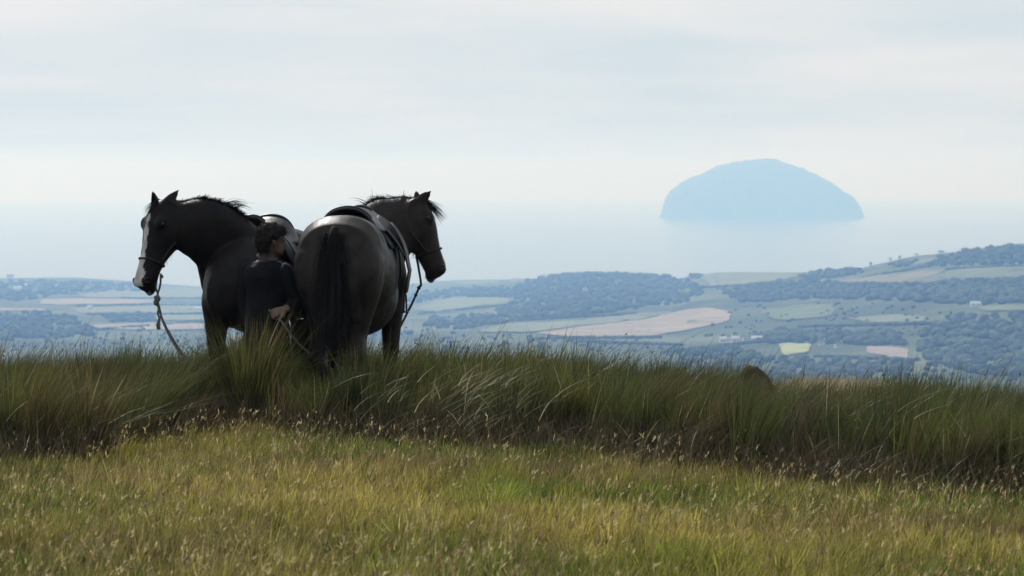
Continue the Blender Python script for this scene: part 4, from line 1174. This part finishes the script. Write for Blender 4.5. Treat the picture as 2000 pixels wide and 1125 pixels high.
def halter(hs, label, m_):
    t = empty('halter', tuple(hs.HP(0.62, 0, -hs.hsec(0.62)[1])))
    np_mesh('noseband', *tube(head_loop(hs, 0.66, 0.007), 0.0085, 6, per=2), m_, t)
    for s_ in (1, -1):
        P = []
        for tt, p in ((0.66, 1.75), (0.5, 1.8), (0.36, 1.9), (0.22, 1.95), (0.1, 1.9), (0.0, 1.7), (-0.035, 1.2)):
            f, b_, w = hs.hsec(max(tt, 0.05)); off = 0.014
            P.append(hs.HP(tt, s_ * (w + off) * math.sin(p), (f - b_) / 2 + ((f + b_) / 2 + off) * math.cos(p)))
        np_mesh('cheek_strap', *tube(P, 0.008, 6, per=3), m_, t)
    P = [hs.HP(0.32 + 0.0 * a, 0.02 * a, -hs.hsec(0.32)[1] - 0.01) for a in (-1, 1)]
    np_mesh('throat_strap', *tube(head_loop(hs, 0.33, 0.016, 1.9, 2 * math.pi - 1.9, 12), 0.007, 6, per=2), m_, t)
    tag(t, label, 'halter', 'halters on the horses')
    return t
halter(left, 'thin dark halter on the left horse head', M['strap'])
halter(right, 'thin dark halter on the right horse head', M['strap'])

def rope_thing(label, strands, knots=(), mat_='rope', rad_=0.009):
    t = empty('lead_rope', tuple(strands[0][0]))
    for k, s_ in enumerate(strands):
        np_mesh('strand', *tube(s_, rad_, 7, per=5), M[mat_], t)
    for p, r_ in knots:
        V, F = ellipsoid(p, (r_, 0, 0), (0, r_, 0), (0, 0, r_ * 1.15), 12, 9)
        V = V + np.array([mnoise.noise(Vector(v * 60)) for v in V])[:, None] * (V - p) * 0.3
        np_mesh('knot', V, F, M[mat_], t)
    tag(t, label, 'rope', 'lead ropes')
    return t

Yl = 27.50
rope_thing('grey rope hanging from the left horse chin down into the rushes', [
    [pix(307, 543, Yl), pix(304, 560, Yl), pix(308, 573, Yl), pix(307, 583, Yl), pix(311, 600, Yl), pix(319, 630, Yl - .02), pix(334, 662, Yl - .05), pix(352, 690, Yl - .1), pix(385, 726, Yl - .2)],
    [pix(314, 534, Yl), pix(313, 556, Yl), pix(308, 574, Yl), pix(306, 585, Yl + .012), pix(310, 603, Yl + .012), pix(321, 632, Yl), pix(337, 661, Yl - .03), pix(356, 689, Yl - .1), pix(390, 724, Yl - .2)],
    [pix(316, 537, Yl), pix(318, 543, Yl)], [pix(301, 560, Yl), pix(308, 572, Yl)],
    [pix(310, 602, Yl), pix(308, 612, Yl), pix(311, 622, Yl), pix(307, 634, Yl), pix(309, 644, Yl)], [pix(313, 618, Yl), pix(311, 630, Yl), pix(312, 643, Yl)]],
    [(pix(307, 583, Yl), 0.026), (pix(305, 591, Yl), 0.022)], 'rope', 0.0085)
Yr = 28.66
rope_thing('dark rope with steel clip hanging from the right horse chin', [
    [right.HP(0.64, 0, -right.hsec(0.64)[1] + 0.005), pix(822, 552, Yr), pix(819, 560, Yr), pix(814, 572, Yr), pix(806, 590, Yr - .02), pix(792, 618, Yr - .05), pix(777, 650, Yr - .1), pix(771, 690, Yr - .15), pix(768, 730, Yr - .2)]],
    [(pix(818, 562, Yr), 0.017), (pix(812, 576, Yr), 0.015)], 'rope_dark', 0.010)

# ------------------------------------------------------------------ person
def person():
    Yp = 27.18
    g0 = float(near_ground(-1.95, Yp))
    base = np.array([pix(520, 600, Yp)[0], Yp, g0])
    root = empty('person', tuple(base))
    tag(root, 'person in black jacket standing between the horses, holding a rope, looking right', 'person')
    fx = nrm((0.55, -0.83, 0))            # chest direction: to the camera and to the right
    sx = np.array([-fx[1], fx[0], 0])     # person's left is image right
    up = np.array([0, 0, 1.0])
    tors = [(521, 672, .165, .125), (522, 640, .17, .125), (521, 605, .155, .115), (520, 572, .142, .108), (518, 540, .165, .118), (519, 522, .155, .10), (521, 510, .09, .075), (523, 503, .058, .06)]
    def torso(e): return loft([ring(pix(a, b_, Yp), sx * (w + e), fx * (d + e), 24, 2.2) for a, b_, w, d in tors[:(8 if e == 0 else 7)]])
    rs, re, rw = pix(488, 531, Yp + .05), pix(479, 590, Yp + .06), pix(487, 642, Yp + .02)
    ls, le_, lw = pix(556, 533, Yp - .02), pix(581, 592, Yp - .02), pix(557, 604, Yp - .17)
    arms = lambda e: [tube([rs + (0.03, 0, 0.02), rs, (rs + re) / 2, re, (re + rw) / 2, rw], np.array([.055, .062, .055, .047, .042, .032]) + e, 14, per=4),
                      tube([ls + (-0.03, 0, 0.02), ls, (ls + le_) / 2, le_, (le_ + lw) / 2, lw], np.array([.055, .062, .055, .047, .042, .03]) + e, 14, per=4)]
    def leg(sg, e, lo=0.0):
        hp = pix(521, 655, Yp) + sx * .09 * sg
        ft = np.array([hp[0] + .02 * sg, hp[1], g0 + 0.08])
        kn = (hp + ft) / 2 + fx * 0.03
        return tube([hp + up * .05, hp, (hp + kn) / 2, kn, kn * .5 + ft * .5, ft], np.array([.09, .092, .085, .062, .06, .045]) + e, 14, per=4)
    # head: faces right and slightly away
    fd = nrm((0.93, 0.36, -0.04)); fd = nrm(fd - up * np.dot(fd, up)); hl = np.cross(up, fd)
    chin, crown = pix(541, 497, Yp - .02), pix(530, 441, Yp - .02)
    hz_ = crown[2] - chin[2]; hc = np.array([pix(531, 470, Yp - .02)[0], Yp - .02, chin[2]])
    HS = [(0.0, .06, .025, .028), (.06, .045, .05, .045), (.16, .022, .078, .058), (.3, .006, .092, .066), (.45, .0, .097, .071), (.6, -.004, .10, .075), (.75, -.006, .098, .075), (.88, -.008, .08, .063), (.97, -.008, .045, .04), (1.0, -.008, .015, .014)]
    head = [loft([ring(hc + up * t * hz_ + fd * c, fd * d, hl * w, 22) for t, c, d, w in HS])]
    head.append(loft([ring(hc + up * t * hz_ + fd * c, fd * r_, hl * r_ * .8, 10) for t, c, r_ in ((.30, .09, .014), (.33, .104, .016), (.37, .108, .015), (.44, .1, .012), (.53, .092, .01))]))     # nose
    head.append(ellipsoid(hc + up * .2 * hz_ + fd * .09, fd * .012, hl * .022, up * .009)); head.append(ellipsoid(hc + up * .155 * hz_ + fd * .083, fd * .012, hl * .02, up * .009))   # lips
    head.append(ellipsoid(hc + up * .04 * hz_ + fd * .075, fd * .018, hl * .02, up * .018))                                                                      # chin
    for sg in (1, -1):
        head.append(ellipsoid(hc + up * .42 * hz_ - fd * .008 + hl * sg * .073, fd * .02, hl * .01, up * .032))                                                        # ears
    neck_ = tube([pix(522, 512, Yp), pix(524, 500, Yp), pix(528, 484, Yp - .01)], [.062, .056, .056], 14)
    # hands
    def hand(w, f, n_, curl, sgn):
        f = nrm(f); n_ = nrm(n_ - f * np.dot(n_, f)); s_ = np.cross(f, n_) * sgn
        P = [loft([ring(w + f * a, s_ * b_, n_ * c, 14) for a, b_, c in ((-.03, .024, .022), (0, .028, .02), (.03, .038, .018), (.065, .042, .016), (.09, .038, .012), (.098, .025, .006))])]
        for k, (o_, ln) in enumerate(((-.031, .85), (-.0105, 1.0), (.0105, .95), (.031, .75))):
            p = w + f * .085 + s_ * o_; pts = [p - f * .015, p]; a = curl[0]
            for seg, da in ((.042, curl[0]), (.027, curl[1]), (.021, curl[2])):
                p = p + (f * math.cos(da) - n_ * math.sin(da)) * seg * ln; pts.append(p)
            P.append(tube(pts, [.0095, .0095, .009, .0085, .007], 8, per=3))
        p = w + f * .02 + s_ * -.03
        pts = [p, p - s_ * .022 + f * .022 - n_ * .006, p - s_ * .022 + f * .05 - n_ * .022, p - s_ * .01 + f * .07 - n_ * .038]
        P.append(tube(pts, [.014, .0125, .0105, .008], 8, per=3))
        return P
    lf = pix(536, 611, Yp - .2) - lw
    lh = hand(lw, lf, np.array([0.25, -0.8, 0.55]), (0.8, 2.1, 3.2), 1)
    rh = hand(rw, np.array([0.05, -0.1, -1.0]), np.array([-1.0, -0.3, 0]), (0.25, 0.6, 0.9), 1)
    V, F = fused([torso(0.0)] + arms(0) + [leg(1, 0), leg(-1, 0), neck_] + head + lh + rh, 0.0062, 4, 0.5)
    np_mesh('body', V, F, M['skin'], root)
    # jacket: cut off below the hips, cuffs end at the wrists
    jr = [torso(0.016)] + [tube([rs + (0.03, 0, 0.02), rs, (rs + re) / 2, re, (re + rw) / 2, re * .08 + rw * .92], [.068, .077, .07, .062, .056, .046], 14, per=4),
                           tube([ls + (-0.03, 0, 0.02), ls, (ls + le_) / 2, le_, (le_ + lw) / 2, le_ * .1 + lw * .9], [.068, .077, .07, .062, .056, .044], 14, per=4)]
    hem = loft([ring(pix(521, 640, Yp), sx * .162, fx * .13, 24), ring(pix(521, 664, Yp), sx * .165, fx * .14, 24), ring(pix(521, 672, Yp), sx * .165, fx * .14, 24)])
    V, F = fused(jr + [hem], 0.009, 4, 0.5)
    # cloth folds
    V = V + np.array([[mnoise.noise(Vector(v * 9)) * 0.010, mnoise.noise(Vector(v * 9 + 5)) * 0.008, 0] for v in V])
    np_mesh('jacket', V, F, M['jacket'], root)
    V, F = fused([leg(1, .014), leg(-1, .014), loft([ring(pix(521, 640, Yp), sx * .17, fx * .125, 20), ring(pix(521, 672, Yp), sx * .178, fx * .135, 20), ring(pix(521, 690, Yp), sx * .15, fx * .11, 20)])], 0.011, 4, .5)
    np_mesh('trousers', V, F, M['trousers'], root)
    for sg in (1, -1):
        hp = pix(521, 655, Yp) + sx * .09 * sg; ft = np.array([hp[0] + .02 * sg, hp[1], g0])
        V, F = fused([tube([ft + up * .24, ft + up * .12, ft + up * .05], [.062, .058, .055], 12), tube([ft - fx * .05 + up * .045, ft + fx * .06 + up * .05, ft + fx * .17 + up * .035], [.048, .052, .035], 12)], 0.009, 3, .5)
        np_mesh('boot', V, F, M['boot'], root)
    # collar
    cr_ = [pix(522, 505, Yp) + sx * .075 * math.cos(a) + fx * .075 * math.sin(a) + up * (0.012 - .02 * math.sin(a)) for a in np.linspace(0.6, 2 * math.pi + 0.2, 22)]
    np_mesh('collar', *tube(cr_, 0.012, 8, per=2), M['collar'], root)
    # hair: cap plus loose strands
    cap = [loft([ring(hc + up * t * hz_ + fd * c, fd * d, hl * w, 22) for t, c, d, w in ((.06, -.075, .025, .045), (.16, -.072, .044, .062), (.30, -.066, .058, .078), (.42, -.056, .072, .086), (.54, -.042, .088, .093), (.68, -.014, .112, .096), (.82, -.004, .120, .094), (.95, -.006, .10, .08), (1.06, -.01, .06, .055), (1.10, -.01, .02, .02))])]
    for k in range(16):
        a_ = rng.uniform(0, 2 * np.pi); t_ = rng.uniform(.55, 1.0)
        cap.append(ellipsoid(hc + up * t_ * hz_ + fd * (math.cos(a_) * .095 * (1.3 - .6 * t_) - .005) + hl * math.sin(a_) * .075 * (1.3 - .6 * t_), fd * .035, hl * .03, up * .022, 8, 6))
    V, F = fused(cap, 0.008, 3, .5)
    V = V + np.array([[mnoise.noise(Vector(v * 30)) * 0.016, mnoise.noise(Vector(v * 30 + 7)) * 0.014, mnoise.noise(Vector(v * 30 + 3)) * 0.016] for v in V])
    hcol = np.array([0.022, 0.015, 0.011])
    hair = np_mesh('hair', V, F, M['hair'], root, col=np.tile(hcol[None], (len(V), 1)))
    k = rng.integers(0, len(V), 1300); cen = hc + up * .6 * hz_ - fd * .01
    d_ = V[k] - cen; d_ /= np.linalg.norm(d_, axis=1)[:, None]
    hair_obj('hair_strands', hair, V[k] - d_ * .004, d_ * .5 + np.array([0.25, 0, -.1]), rng.uniform(.02, .06, 1300), rng.uniform(.002, .004, 1300), 3, rng.uniform(.3, .9, 1300), (0.022, 0.015, 0.011), .35)
    for sg in (1, -1):
        np_mesh('eye', *ellipsoid(hc + up * .47 * hz_ + fd * .089 + hl * sg * .031, fd * .009, hl * .012, up * .007), M['eye'], root)
    return lw + nrm(lf) * .085 - nrm(np.array([0.25, -0.8, 0.55])) * .018
grip = person()
rope_thing('pale rope running from the person hand down to the right', [
    [grip + np.array([-0.05, 0.0, 0.03]), grip, pix(553, 632, 26.98), pix(570, 656, 27.0), pix(588, 676, 27.02), pix(606, 691, 27.05), pix(625, 705, 27.05), pix(640, 745, 27.05)]], (), 'rope', 0.0085)
